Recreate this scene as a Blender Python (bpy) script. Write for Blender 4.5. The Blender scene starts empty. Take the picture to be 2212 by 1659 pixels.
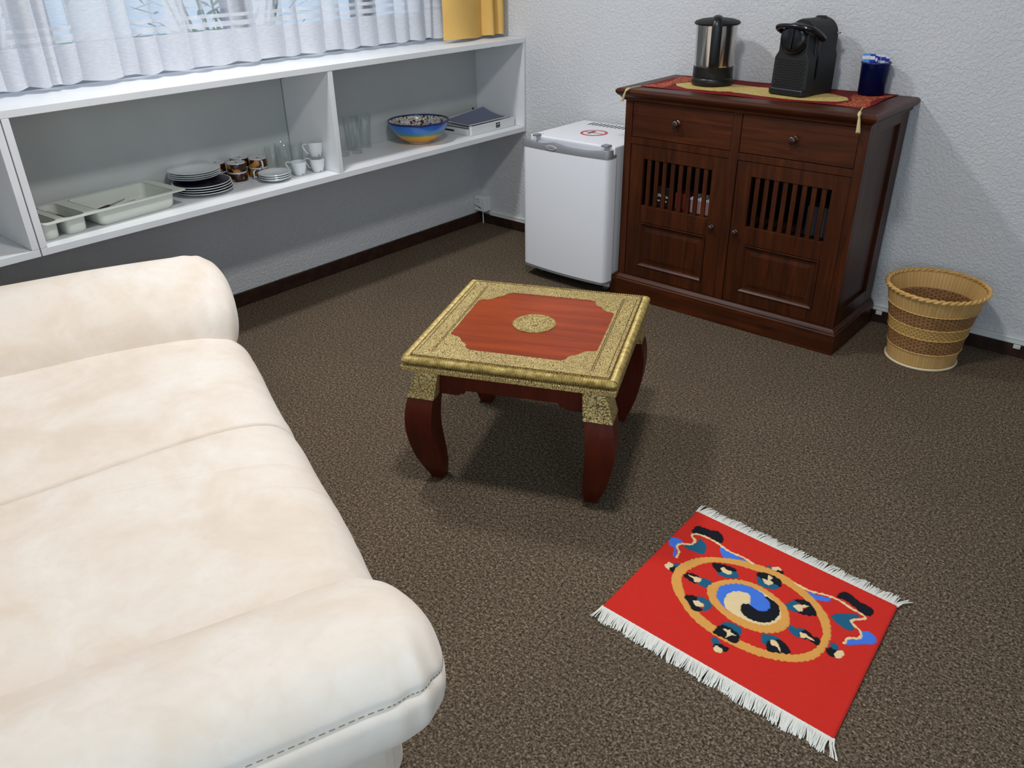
import bpy, bmesh, math, random
import numpy as np
from mathutils import Vector, Matrix

# ------------------------------------------------------------------ camera, world, lights
SC = bpy.context.scene
COL = SC.collection
random.seed(7)
PI = math.pi

def srgb(r, g, b, a=1.0):
    f = lambda c: (c / 255 / 12.92) if c / 255 <= 0.04045 else ((c / 255 + 0.055) / 1.055) ** 2.4
    return (f(r), f(g), f(b), a)

cam_d = bpy.data.cameras.new('camera')
cam = bpy.data.objects.new('camera', cam_d)
COL.objects.link(cam)
cam_d.sensor_fit = 'HORIZONTAL'
cam_d.sensor_width = 36.0
cam_d.lens = 36.0 * 1745.4 / 2212
cam_d.clip_start = 0.02
def _rot(a, b, c):
    fw = np.array([math.sin(a) * math.cos(b), math.cos(a) * math.cos(b), -math.sin(b)])
    r = np.array([math.cos(a), -math.sin(a), 0.0]); d = np.cross(fw, r)
    return math.cos(c) * r + math.sin(c) * d, -math.sin(c) * r + math.cos(c) * d, fw
_r, _d, _f = _rot(-0.720649754, 0.500769515, 0.0183476713)
_m = Matrix(((_r[0], -_d[0], -_f[0], 3.31720683), (_r[1], -_d[1], -_f[1], -3.52082225), (_r[2], -_d[2], -_f[2], 1.5), (0, 0, 0, 1)))
cam.matrix_world = _m
SC.camera = cam

world = bpy.data.worlds.new('World'); SC.world = world
world.use_nodes = True
wn = world.node_tree.nodes; wl = world.node_tree.links
wn.clear()
_bg = wn.new('ShaderNodeBackground'); _out = wn.new('ShaderNodeOutputWorld')
_bg.inputs['Color'].default_value = (0.62, 0.78, 1.0, 1)
_bg.inputs['Strength'].default_value = 0.62
wl.new(_bg.outputs[0], _out.inputs[0])

def area_lamp(name, loc, size, sizey, power, color, target=None):
    d = bpy.data.lights.new(name, 'AREA'); d.shape = 'RECTANGLE'
    d.size = size; d.size_y = sizey; d.energy = power; d.color = color
    o = bpy.data.objects.new(name, d); COL.objects.link(o); o.location = loc
    if target is not None:
        o.rotation_euler = (Vector(target) - Vector(loc)).to_track_quat('-Z', 'Y').to_euler()
    return o
area_lamp('ceiling_lamp_near_window', (0.68, -1.7, 2.66), 0.18, 0.3, 21, (0.96, 0.98, 1.0))
area_lamp('ceiling_lamp_mid_room', (2.25, -2.2, 2.66), 0.25, 0.25, 22, (1.0, 0.98, 0.95))
area_lamp('added_fill_behind_camera', (2.9, -4.88, 1.15), 2.4, 2.0, 26, (0.66, 0.85, 1.0), (2.0, -0.5, 0.6))  # added cool fill lamp before the closed front wall, no window there
area_lamp('added_fill_on_right', (4.68, -3.1, 1.5), 1.8, 1.3, 16, (0.68, 0.86, 1.0), (0.6, -1.2, 0.6))  # second added fill, brightens from the right where the wall has no opening

SC.view_settings.view_transform = 'Standard'
SC.view_settings.look = 'None'
SC.view_settings.exposure = 0.58
SC.view_settings.gamma = 1.0
SC.cycles.transparent_max_bounces = 32
SC.view_settings.use_curve_mapping = False

# ------------------------------------------------------------------ material helpers
class NT:
    def __init__(s, name):
        s.m = bpy.data.materials.new(name); s.m.use_nodes = True
        s.t = s.m.node_tree; s.n = s.t.nodes; s.l = s.t.links
        s.b = s.n['Principled BSDF']; s.out = s.n['Material Output']
    def node(s, typ, **kw):
        n = s.n.new('ShaderNode' + typ)
        for k, v in kw.items():
            if hasattr(n, k): setattr(n, k, v)
            else: n.inputs[k.replace('_', ' ')].default_value = v
        return n
    def link(s, a, b): s.l.new(a, b)
    def coord(s, kind='Object', scale=None):
        tc = s.n.new('ShaderNodeTexCoord'); o = tc.outputs[kind]
        if scale is not None:
            mp = s.n.new('ShaderNodeMapping'); mp.inputs['Scale'].default_value = scale
            s.link(o, mp.inputs[0]); o = mp.outputs[0]
        return o
    def noise(s, vec, scale, detail=3, rough=0.5, dist=0.0):
        n = s.n.new('ShaderNodeTexNoise'); n.inputs['Scale'].default_value = scale
        n.inputs['Detail'].default_value = detail; n.inputs['Roughness'].default_value = rough
        n.inputs['Distortion'].default_value = dist
        if vec is not None: s.link(vec, n.inputs['Vector'])
        return n.outputs['Fac']
    def ramp(s, fac, stops, interp='LINEAR'):
        r = s.n.new('ShaderNodeValToRGB'); r.color_ramp.interpolation = interp
        e = r.color_ramp.elements
        while len(e) < len(stops): e.new(0.5)
        for el, (p, c) in zip(e, stops):
            el.position = p; el.color = c if len(c) == 4 else (*c, 1)
        s.link(fac, r.inputs[0]); return r.outputs[0]
    def mix(s, fac, a, b, mode='MIX'):
        m = s.n.new('ShaderNodeMix'); m.data_type = 'RGBA'; m.blend_type = mode
        if hasattr(fac, 'links'): s.link(fac, m.inputs[0])
        else: m.inputs[0].default_value = fac
        for i, v in ((6, a), (7, b)):
            if hasattr(v, 'links'): s.link(v, m.inputs[i])
            else: m.inputs[i].default_value = v
        return m.outputs[2]
    def math(s, op, a, b=None, clamp=False):
        m = s.n.new('ShaderNodeMath'); m.operation = op; m.use_clamp = clamp
        for i, v in ((0, a), (1, b)):
            if v is None: continue
            if hasattr(v, 'links'): s.link(v, m.inputs[i])
            else: m.inputs[i].default_value = v
        return m.outputs[0]
    def bump(s, h, strength=0.3, dist=0.002):
        b = s.n.new('ShaderNodeBump'); b.inputs['Strength'].default_value = strength
        b.inputs['Distance'].default_value = dist; s.link(h, b.inputs['Height'])
        s.link(b.outputs[0], s.b.inputs['Normal']); return b
    def base(s, c):
        if hasattr(c, 'links'): s.link(c, s.b.inputs['Base Color'])
        else: s.b.inputs['Base Color'].default_value = c

def plain(name, col, rough=0.5, metal=0.0, spec=0.5, trans=0.0, ior=1.45, sheen=0.0, coat=0.0):
    m = NT(name); m.base(col); b = m.b.inputs
    b['Roughness'].default_value = rough; b['Metallic'].default_value = metal
    b['Specular IOR Level'].default_value = spec; b['Transmission Weight'].default_value = trans
    b['IOR'].default_value = ior; b['Sheen Weight'].default_value = sheen; b['Coat Weight'].default_value = coat
    return m.m

def speckle(name, c1, c2, scale, rough=0.5, spec=0.4, bump=0.0, bdist=0.001, lo=0.35, hi=0.65, metal=0.0):
    m = NT(name); v = m.coord(); n = m.noise(v, scale, 4)
    m.base(m.ramp(n, [(lo, c1), (hi, c2)])); m.b.inputs['Roughness'].default_value = rough
    m.b.inputs['Specular IOR Level'].default_value = spec; m.b.inputs['Metallic'].default_value = metal
    if bump: m.bump(n, bump, bdist)
    return m.m

def wood(name, c1, c2, c3, axis='z', rough=0.38, coat=0.0, freq=1.0, spec=0.28):
    m = NT(name)
    sc = {'z': (22, 22, 1.6), 'x': (1.6, 22, 22), 'y': (22, 1.6, 22)}[axis]
    v = m.coord('Object', tuple(k * freq for k in sc))
    n1 = m.noise(v, 1.6, 5, 0.6, 0.8)
    v2 = m.coord('Object', tuple(k * freq * 4 for k in sc)); n2 = m.noise(v2, 2.0, 3, 0.6)
    v3 = m.coord('Object'); n3 = m.noise(v3, 4.5, 2)
    c = m.ramp(n1, [(0.3, c1), (0.55, c2), (0.75, c3)])
    c = m.mix(m.math('MULTIPLY', n2, 0.45), c, c1)
    c = m.mix(m.ramp(n3, [(0.35, (0, 0, 0)), (0.7, (0.45, 0.45, 0.45))]), c, c1)
    m.base(c); m.b.inputs['Roughness'].default_value = rough
    m.b.inputs['Coat Weight'].default_value = coat; m.b.inputs['Coat Roughness'].default_value = 0.22
    m.b.inputs['Specular IOR Level'].default_value = spec
    m.bump(n2, 0.08, 0.0006)
    return m.m

M = {}
# carpet: looped brown pile
def mk_carpet():
    m = NT('carpet_pile'); v = m.coord()
    n1 = m.noise(v, 190, 2, 0.7); n2 = m.noise(v, 105, 3, 0.65); n3 = m.noise(v, 2.5, 2)
    vo = m.n.new('ShaderNodeTexVoronoi'); vo.inputs['Scale'].default_value = 230; m.link(v, vo.inputs['Vector'])
    f = m.math('ADD', m.math('MULTIPLY', n1, 0.6), m.math('MULTIPLY', n2, 0.4))
    c = m.ramp(f, [(0.36, srgb(36, 29, 22)), (0.46, srgb(78, 66, 53)), (0.55, srgb(118, 103, 85)), (0.65, srgb(166, 149, 128))])
    c = m.mix(m.ramp(n3, [(0.3, (0, 0, 0)), (0.75, (0.25, 0.25, 0.25))]), c, srgb(70, 60, 50))
    m.base(c); m.b.inputs['Roughness'].default_value = 0.95; m.b.inputs['Specular IOR Level'].default_value = 0.1
    m.bump(m.math('ADD', f, m.math('MULTIPLY', vo.outputs['Distance'], -0.5)), 0.7, 0.006)
    return m.m
M['carpet'] = mk_carpet()
def mk_plaster(name, c1, c2):
    m = NT(name); v = m.coord()
    n = m.noise(v, 80, 4, 0.55, 0.6); n2 = m.noise(v, 3, 2); n3 = m.noise(v, 200, 2)
    m.base(m.mix(n2, c1, c2)); m.b.inputs['Roughness'].default_value = 0.85; m.b.inputs['Specular IOR Level'].default_value = 0.2
    h = m.math('ADD', m.ramp(n, [(0.38, (0, 0, 0)), (0.62, (1, 1, 1))]), m.math('MULTIPLY', n3, 0.3))
    m.bump(h, 0.6, 0.0035)
    return m.m
M['plaster'] = mk_plaster('rough_white_plaster', srgb(214, 215, 217), srgb(206, 208, 212))
M['ceiling'] = plain('ceiling_paint', srgb(196, 196, 194), 0.9)
M['skirting'] = speckle('dark_skirting_wood', srgb(38, 24, 18), srgb(58, 36, 26), 30, 0.5, 0.3)
M['trunk'] = plain('white_cable_trunking', srgb(222, 224, 222), 0.45)
M['melamine'] = speckle('white_melamine', srgb(222, 224, 226), srgb(228, 229, 231), 6, 0.38, 0.45)
M['backboard'] = speckle('grey_back_panel', srgb(186, 190, 188), srgb(190, 193, 191), 6, 0.5, 0.3)
M['gapdark'] = plain('dark_gap', srgb(40, 40, 40), 0.8)
M['frame'] = plain('window_frame_grey', srgb(150, 155, 170), 0.5)
M['framedark'] = plain('window_mullion_dark', srgb(70, 72, 88), 0.5)
def mk_pane():
    m = NT('window_glass'); t = m.n.new('ShaderNodeBsdfTransparent'); g = m.n.new('ShaderNodeBsdfGlossy')
    g.inputs['Roughness'].default_value = 0.02; t.inputs['Color'].default_value = (0.96, 0.98, 0.99, 1)
    mx = m.n.new('ShaderNodeMixShader'); mx.inputs[0].default_value = 0.05
    m.link(t.outputs[0], mx.inputs[1]); m.link(g.outputs[0], mx.inputs[2]); m.link(mx.outputs[0], m.out.inputs[0]); return m.m
M['pane'] = mk_pane()
M['leaf'] = speckle('garden_leaf', srgb(70, 105, 70), srgb(150, 185, 150), 12, 0.5)
M['ground'] = speckle('garden_ground', srgb(120, 130, 110), srgb(160, 165, 150), 3, 0.9)
# sheer curtain: woven in dense and open horizontal bands towards the hem
def mk_sheer():
    m = NT('sheer_white_voile'); v = m.coord()
    sx = m.n.new('ShaderNodeSeparateXYZ'); m.link(v, sx.inputs[0]); z = sx.outputs['Z']
    Z0, Z1 = 1.075, 1.475
    f = m.math('DIVIDE', m.math('SUBTRACT', z, Z0), Z1 - Z0, clamp=True)
    def q(h): return (h - Z0) / (Z1 - Z0)
    D, O, S = (0.9,) * 3, (0.2,) * 3, (0.4,) * 3
    st = [(0, D), (q(1.208), D), (q(1.21), O), (q(1.219), O), (q(1.221), D), (q(1.238), D), (q(1.24), O), (q(1.252), O), (q(1.254), D),
          (q(1.266), D), (q(1.268), O), (q(1.284), O), (q(1.286), S), (1, S)]
    a = m.ramp(f, st)
    th = m.noise(m.coord('Object', (40, 40, 900)), 1.0, 2)
    fold = m.ramp(m.noise(m.coord('Object', (2, 7.5, 0.25)), 1.0, 1), [(0.47, (0, 0, 0)), (0.53, (0.8, 0.8, 0.8))])
    a = m.math('MAXIMUM', a, fold)
    a2 = m.math('ADD', a, m.math('MULTIPLY', m.math('SUBTRACT', th, 0.5), 0.25), clamp=True)
    d = m.n.new('ShaderNodeBsdfDiffuse'); tl = m.n.new('ShaderNodeBsdfTranslucent'); tr = m.n.new('ShaderNodeBsdfTransparent')
    c = m.ramp(th, [(0.3, srgb(228, 228, 232)), (0.7, srgb(246, 246, 248))])
    m.link(c, d.inputs['Color']); m.link(c, tl.inputs['Color'])
    s1 = m.n.new('ShaderNodeMixShader'); s1.inputs[0].default_value = 0.45
    m.link(d.outputs[0], s1.inputs[1]); m.link(tl.outputs[0], s1.inputs[2])
    s2 = m.n.new('ShaderNodeMixShader'); m.link(a2, s2.inputs[0]); m.link(tr.outputs[0], s2.inputs[1]); m.link(s1.outputs[0], s2.inputs[2])
    m.link(s2.outputs[0], m.out.inputs[0]); return m.m
M['sheer'] = mk_sheer()
def mk_cloth(name, c1, c2, scale=300, rough=0.85, sheen=0.3):
    m = NT(name); v = m.coord(); n = m.noise(v, scale, 2); n2 = m.noise(v, 9, 3)
    m.base(m.mix(n2, c1, c2)); m.b.inputs['Roughness'].default_value = rough; m.b.inputs['Sheen Weight'].default_value = sheen
    m.b.inputs['Specular IOR Level'].default_value = 0.2; m.bump(n, 0.25, 0.0008); return m.m
M['mustard'] = mk_cloth('mustard_curtain_cloth', srgb(208, 166, 92), srgb(222, 182, 108), sheen=0.0)
def mk_suede():
    m = NT('cream_microsuede'); v = m.coord(); n1 = m.noise(v, 5.5, 4, 0.6, 0.4); n2 = m.noise(v, 22, 4, 0.6, 0.8); n3 = m.noise(v, 500, 2)
    c = m.ramp(n1, [(0.32, srgb(224, 207, 189)), (0.5, srgb(231, 218, 204)), (0.68, srgb(236, 226, 215))])
    c = m.mix(m.ramp(n2, [(0.45, (0, 0, 0)), (0.75, (0.35, 0.35, 0.35))]), c, srgb(218, 201, 184))
    m.base(c); m.b.inputs['Roughness'].default_value = 0.9; m.b.inputs['Specular IOR Level'].default_value = 0.15
    m.b.inputs['Sheen Weight'].default_value = 0.25; m.b.inputs['Sheen Roughness'].default_value = 0.5
    m.bump(m.math('ADD', n2, m.math('MULTIPLY', n3, 0.15)), 0.12, 0.004); return m.m
M['suede'] = mk_suede()
M['stain'] = mk_cloth('stain_on_suede', srgb(222, 186, 150), srgb(226, 194, 160))
M['thread'] = plain('dark_beige_thread', srgb(150, 135, 112), 0.9)
M['fridge'] = speckle('white_enamel', srgb(230, 231, 236), srgb(233, 234, 238), 400, 0.5, 0.2, 0.03, 0.0003)
M['silver'] = plain('silver_grey_plastic', srgb(140, 141, 144), 0.4, 0.3)
M['silver2'] = plain('pale_silver_badge', srgb(178, 180, 188), 0.3, 0.3)
M['darkgrey'] = plain('dark_grey_plastic', srgb(60, 62, 66), 0.5)
M['redink'] = plain('red_sticker_ink', srgb(205, 60, 62), 0.5)
M['stickerwhite'] = plain('white_sticker', srgb(226, 226, 230), 0.5)
M['wood_v'] = wood('teak_dark_vertical', srgb(44, 19, 7), srgb(78, 35, 11), srgb(98, 46, 16), 'z')
M['wood_h'] = wood('teak_dark_horizontal', srgb(46, 20, 7), srgb(82, 37, 12), srgb(104, 50, 18), 'x')
M['wood_d'] = wood('teak_dark_depth', srgb(46, 22, 12), srgb(80, 40, 20), srgb(104, 56, 28), 'y')
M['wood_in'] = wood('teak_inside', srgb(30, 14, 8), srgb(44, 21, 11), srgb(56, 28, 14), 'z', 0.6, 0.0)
M['knob'] = plain('dark_turned_wood', srgb(52, 28, 20), 0.25, coat=0.5)
M['tablewood'] = wood('red_brown_table_wood', srgb(118, 42, 12), srgb(158, 60, 18), srgb(178, 76, 26), 'x', 0.36, 0.0, 0.7)
M['legwood'] = wood('red_brown_leg_wood', srgb(66, 20, 9), srgb(88, 30, 13), srgb(102, 38, 17), 'z', 0.4, 0.0)
def mk_brass(name, scale, lo=0.0, plainrim=False):
    m = NT(name); v = m.coord()
    nz = m.n.new('ShaderNodeTexNoise'); nz.inputs['Scale'].default_value = 30; m.link(v, nz.inputs['Vector'])
    vv = m.mix(0.02, v, nz.outputs['Color'])
    vo = m.n.new('ShaderNodeTexVoronoi'); vo.inputs['Scale'].default_value = scale; m.link(vv, vo.inputs['Vector'])
    rings = m.math('SINE', m.math('MULTIPLY', vo.outputs['Distance'], 16.0))
    vo2 = m.n.new('ShaderNodeTexVoronoi'); vo2.feature = 'DISTANCE_TO_EDGE'; vo2.inputs['Scale'].default_value = scale * 1.7; m.link(vv, vo2.inputs['Vector'])
    e = m.math('MULTIPLY', vo2.outputs['Distance'], 6.0, clamp=True)
    h = m.math('ADD', m.math('MULTIPLY', rings, 0.35), e)
    big = m.noise(v, 5, 3)
    c = m.ramp(h, [(0.05, srgb(74, 58, 26)), (0.3, srgb(150, 126, 68)), (0.62, srgb(192, 166, 98)), (1.0, srgb(212, 190, 128))])
    c = m.mix(m.ramp(big, [(0.35, (0, 0, 0)), (0.7, (0.45, 0.45, 0.45))]), c, srgb(140, 116, 76))
    m.base(c); m.b.inputs['Metallic'].default_value = 0.25; m.b.inputs['Roughness'].default_value = 0.45
    m.bump(h, 0.5, 0.0015); return m.m
M['brass'] = mk_brass('embossed_brass_sheet', 95)
M['brassleg'] = mk_brass('embossed_brass_cap', 62)
M['brassrim'] = speckle('brass_moulding', srgb(142, 120, 62), srgb(190, 168, 104), 60, 0.45, 0.4, 0.2, 0.001, metal=0.3)
M['brassline'] = plain('tarnished_groove', srgb(84, 62, 30), 0.6, 0.3)
M['black'] = plain('black_plastic', srgb(22, 23, 26), 0.35)
M['blackmat'] = speckle('matt_black_plastic', srgb(24, 25, 25), srgb(32, 33, 32), 300, 0.55)
M['blackgloss'] = plain('gloss_black_plastic', srgb(14, 14, 20), 0.24, coat=0.1)
M['steel'] = plain('brushed_steel', srgb(205, 203, 198), 0.16, 1.0)
M['cord'] = plain('black_cord', srgb(24, 22, 22), 0.5)
M['chrome'] = plain('chrome_dot', srgb(230, 230, 230), 0.1, 1.0)
M['porcelain'] = plain('white_porcelain', srgb(218, 222, 224), 0.18, coat=0.3)
M['bluedark'] = plain('dark_blue_glaze', srgb(34, 36, 52), 0.25)
M['teabase'] = plain('unglazed_grey_white', srgb(196, 198, 198), 0.5)
def mk_mug():
    m = NT('brown_gold_mug_glaze'); v = m.coord('Object', (1, 1, 0.8)); nz = m.noise(v, 28, 3, 0.6, 1.5)
    n = m.noise(v, 24, 2, 0.5, 0.3)
    f = m.math('ADD', n, m.math('MULTIPLY', m.math('SUBTRACT', nz, 0.5), 0.25))
    m.base(m.ramp(f, [(0.51, srgb(48, 22, 14)), (0.56, srgb(70, 36, 18)), (0.585, srgb(150, 102, 42)), (0.68, srgb(178, 126, 56)), (0.72, srgb(120, 74, 30))]))
    m.b.inputs['Roughness'].default_value = 0.25; return m.m
M['mug'] = mk_mug()
def mk_cupdots():
    m = NT('porcelain_with_small_flowers'); v = m.coord(); vo = m.n.new('ShaderNodeTexVoronoi'); vo.inputs['Scale'].default_value = 42; m.link(v, vo.inputs['Vector'])
    m.base(m.ramp(vo.outputs['Distance'], [(0.10, srgb(70, 78, 90)), (0.16, srgb(222, 226, 228))])); m.b.inputs['Roughness'].default_value = 0.18; return m.m
M['cupdots'] = mk_cupdots()
def mk_glass(name, tint):
    m = NT(name); tr = m.n.new('ShaderNodeBsdfTransparent'); gl = m.n.new('ShaderNodeBsdfGlossy'); fr = m.n.new('ShaderNodeLayerWeight')
    tr.inputs['Color'].default_value = tint; gl.inputs['Roughness'].default_value = 0.02
    mx = m.n.new('ShaderNodeMixShader'); m.link(m.math('ADD', m.math('MULTIPLY', m.math('POWER', fr.outputs['Facing'], 3.0), 0.5), 0.03), mx.inputs[0]); m.link(tr.outputs[0], mx.inputs[1]); m.link(gl.outputs[0], mx.inputs[2])
    m.link(mx.outputs[0], m.out.inputs[0]); return m.m
M['glass'] = mk_glass('clear_glass', (0.985, 0.992, 0.99, 1))
def mk_bowl():
    m = NT('blue_green_orange_glaze'); v = m.coord(); sx = m.n.new('ShaderNodeSeparateXYZ'); m.link(v, sx.inputs[0])
    n = m.noise(v, 30, 2); z = m.math('ADD', sx.outputs['Z'], m.math('MULTIPLY', m.math('SUBTRACT', n, 0.5), 0.012))
    f = m.math('DIVIDE', z, 0.11, clamp=True)
    m.base(m.ramp(f, [(0.0, srgb(214, 210, 200)), (0.05, srgb(214, 204, 180)), (0.09, srgb(222, 152, 40)), (0.40, srgb(226, 160, 40)), (0.49, srgb(70, 140, 100)),
                      (0.58, srgb(40, 128, 180)), (0.70, srgb(48, 118, 205)), (0.9, srgb(44, 100, 190)), (0.955, srgb(22, 34, 92))]))
    m.b.inputs['Roughness'].default_value = 0.22; m.b.inputs['Coat Weight'].default_value = 0.3; return m.m
M['bowl'] = mk_bowl()
def mk_bowlin():
    m = NT('ornate_painted_glaze'); v = m.coord(); vo = m.n.new('ShaderNodeTexVoronoi'); vo.inputs['Scale'].default_value = 46; m.link(v, vo.inputs['Vector'])
    n = m.noise(v, 60, 2, 0.5, 3.0)
    c = m.ramp(n, [(0.42, srgb(30, 34, 58)), (0.5, srgb(222, 218, 208)), (0.62, srgb(226, 222, 214)), (0.68, srgb(28, 30, 50))])
    c = m.mix(m.ramp(vo.outputs['Distance'], [(0.28, (1, 1, 1)), (0.36, (0, 0, 0))]), c, srgb(86, 40, 34))
    m.base(c); m.b.inputs['Roughness'].default_value = 0.2; return m.m
M['bowlin'] = mk_bowlin()
M['navy'] = plain('navy_rim_glaze', srgb(24, 34, 88), 0.2)
M['cream_plastic'] = plain('off_white_plastic', srgb(206, 210, 200), 0.4)
M['paper_white'] = plain('white_paper', srgb(226, 227, 230), 0.7)
M['paper_blue'] = plain('blue_grey_paper', srgb(120, 126, 150), 0.6)
M['cardwhite'] = plain('white_card', srgb(214, 216, 216), 0.5)
M['ink'] = plain('black_ink', srgb(28, 30, 34), 0.5)
M['cutlery'] = plain('dark_cutlery_handle', srgb(54, 46, 42), 0.35)
M['runner_red'] = None
def mk_brocade(name, base, fig, scale, amount=0.5):
    m = NT(name); v = m.coord(); n = m.noise(v, scale, 2, 0.5, 2.5); w = m.noise(v, 700, 1)
    c = m.mix(m.ramp(n, [(0.5, (0, 0, 0)), (0.56, (amount,) * 3)]), base, fig)
    m.base(c); m.b.inputs['Roughness'].default_value = 0.7; m.b.inputs['Specular IOR Level'].default_value = 0.15
    m.bump(w, 0.2, 0.0006); return m.m
M['runner_red'] = mk_brocade('red_runner_silk', srgb(118, 25, 24), srgb(134, 36, 32), 40, 0.4)
M['runner_corner'] = mk_brocade('red_gold_brocade', srgb(128, 30, 26), srgb(206, 128, 84), 75, 0.95)
M['runner_yellow'] = mk_brocade('yellow_runner_silk', srgb(208, 184, 116), srgb(168, 140, 76), 45, 0.6)
M['tassel'] = plain('cream_tassel_thread', srgb(206, 190, 140), 0.8)
M['cupblue'] = plain('dark_blue_clear_plastic', srgb(30, 44, 112), 0.12, trans=0.85, ior=1.2)
M['sachet_blue'] = plain('light_blue_sachet', srgb(84, 150, 214), 0.5)
M['sachet_navy'] = plain('navy_blue_sachet', srgb(34, 44, 158), 0.5)
M['sachet_white'] = plain('white_sachet', srgb(218, 222, 236), 0.5)
def mk_wicker(name, c1, c2, sx, sy, off=0.5, mort=0.12, dark=0.3, bump=0.8):
    m = NT(name); tc = m.n.new('ShaderNodeTexCoord'); mp = m.n.new('ShaderNodeMapping'); mp.inputs['Scale'].default_value = (sx, sy, 1)
    m.link(tc.outputs['UV'], mp.inputs[0])
    b = m.n.new('ShaderNodeTexBrick'); b.offset = off; b.inputs['Scale'].default_value = 1.0
    b.inputs['Brick Width'].default_value = 1.0; b.inputs['Row Height'].default_value = 1.0
    b.inputs['Mortar Size'].default_value = mort; b.inputs['Mortar Smooth'].default_value = 0.8
    b.inputs['Color1'].default_value = c1; b.inputs['Color2'].default_value = c2
    b.inputs['Mortar'].default_value = tuple(k * dark for k in c1[:3]) + (1,)
    m.link(mp.outputs[0], b.inputs['Vector'])
    n = m.noise(tc.outputs['Object'], 60, 3)
    m.base(m.mix(m.math('MULTIPLY', n, 0.3), b.outputs['Color'], c2)); m.b.inputs['Roughness'].default_value = 0.6
    m.bump(m.math('SUBTRACT', 1.0, b.outputs['Fac']), bump, 0.003); return m.m
M['wick_light'] = mk_wicker('pale_willow_slats', srgb(214, 172, 108), srgb(204, 160, 96), 74, 1, 0.0, 0.10, 0.62, 0.35)
M['wick_mid'] = mk_wicker('honey_willow_weave', srgb(220, 176, 98), srgb(206, 160, 86), 46, 5, 0.5, 0.16, 0.45)
M['wick_dark'] = mk_wicker('brown_willow_weave', srgb(176, 128, 78), srgb(150, 104, 60), 32, 8, 0.5, 0.13, 0.25)
M['willow'] = speckle('willow_rod', srgb(196, 152, 84), srgb(216, 174, 104), 50, 0.5)
M['willow_pale'] = plain('pale_base_ring', srgb(216, 202, 168), 0.6)
M['fringe'] = plain('white_cotton_fringe', srgb(226, 224, 216), 0.9)
def mk_rug():
    m = NT('rug_wool_pile'); a = m.n.new('ShaderNodeVertexColor'); a.layer_name = 'pattern'
    v = m.coord(); n = m.noise(v, 420, 2); n2 = m.noise(v, 60, 3); 
    c = m.mix(m.math('MULTIPLY', n2, 0.3), a.outputs['Color'], m.mix(1.0, a.outputs['Color'], (0.72, 0.7, 0.7, 1), 'MULTIPLY'))
    m.base(c); m.b.inputs['Roughness'].default_value = 0.95; m.b.inputs['Specular IOR Level'].default_value = 0.1
    m.b.inputs['Sheen Weight'].default_value = 0.05; m.bump(n, 0.5, 0.002); return m.m
M['rug'] = mk_rug()
M['bagdark'] = plain('dark_gift_bag', srgb(36, 26, 24), 0.5)
M['boxred'] = plain('deep_red_box', srgb(118, 34, 30), 0.5)
M['boxpink'] = plain('white_pink_box', srgb(196, 150, 150), 0.5)
M['boxgrey'] = plain('dull_grey_box', srgb(70, 70, 76), 0.6)

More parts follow.
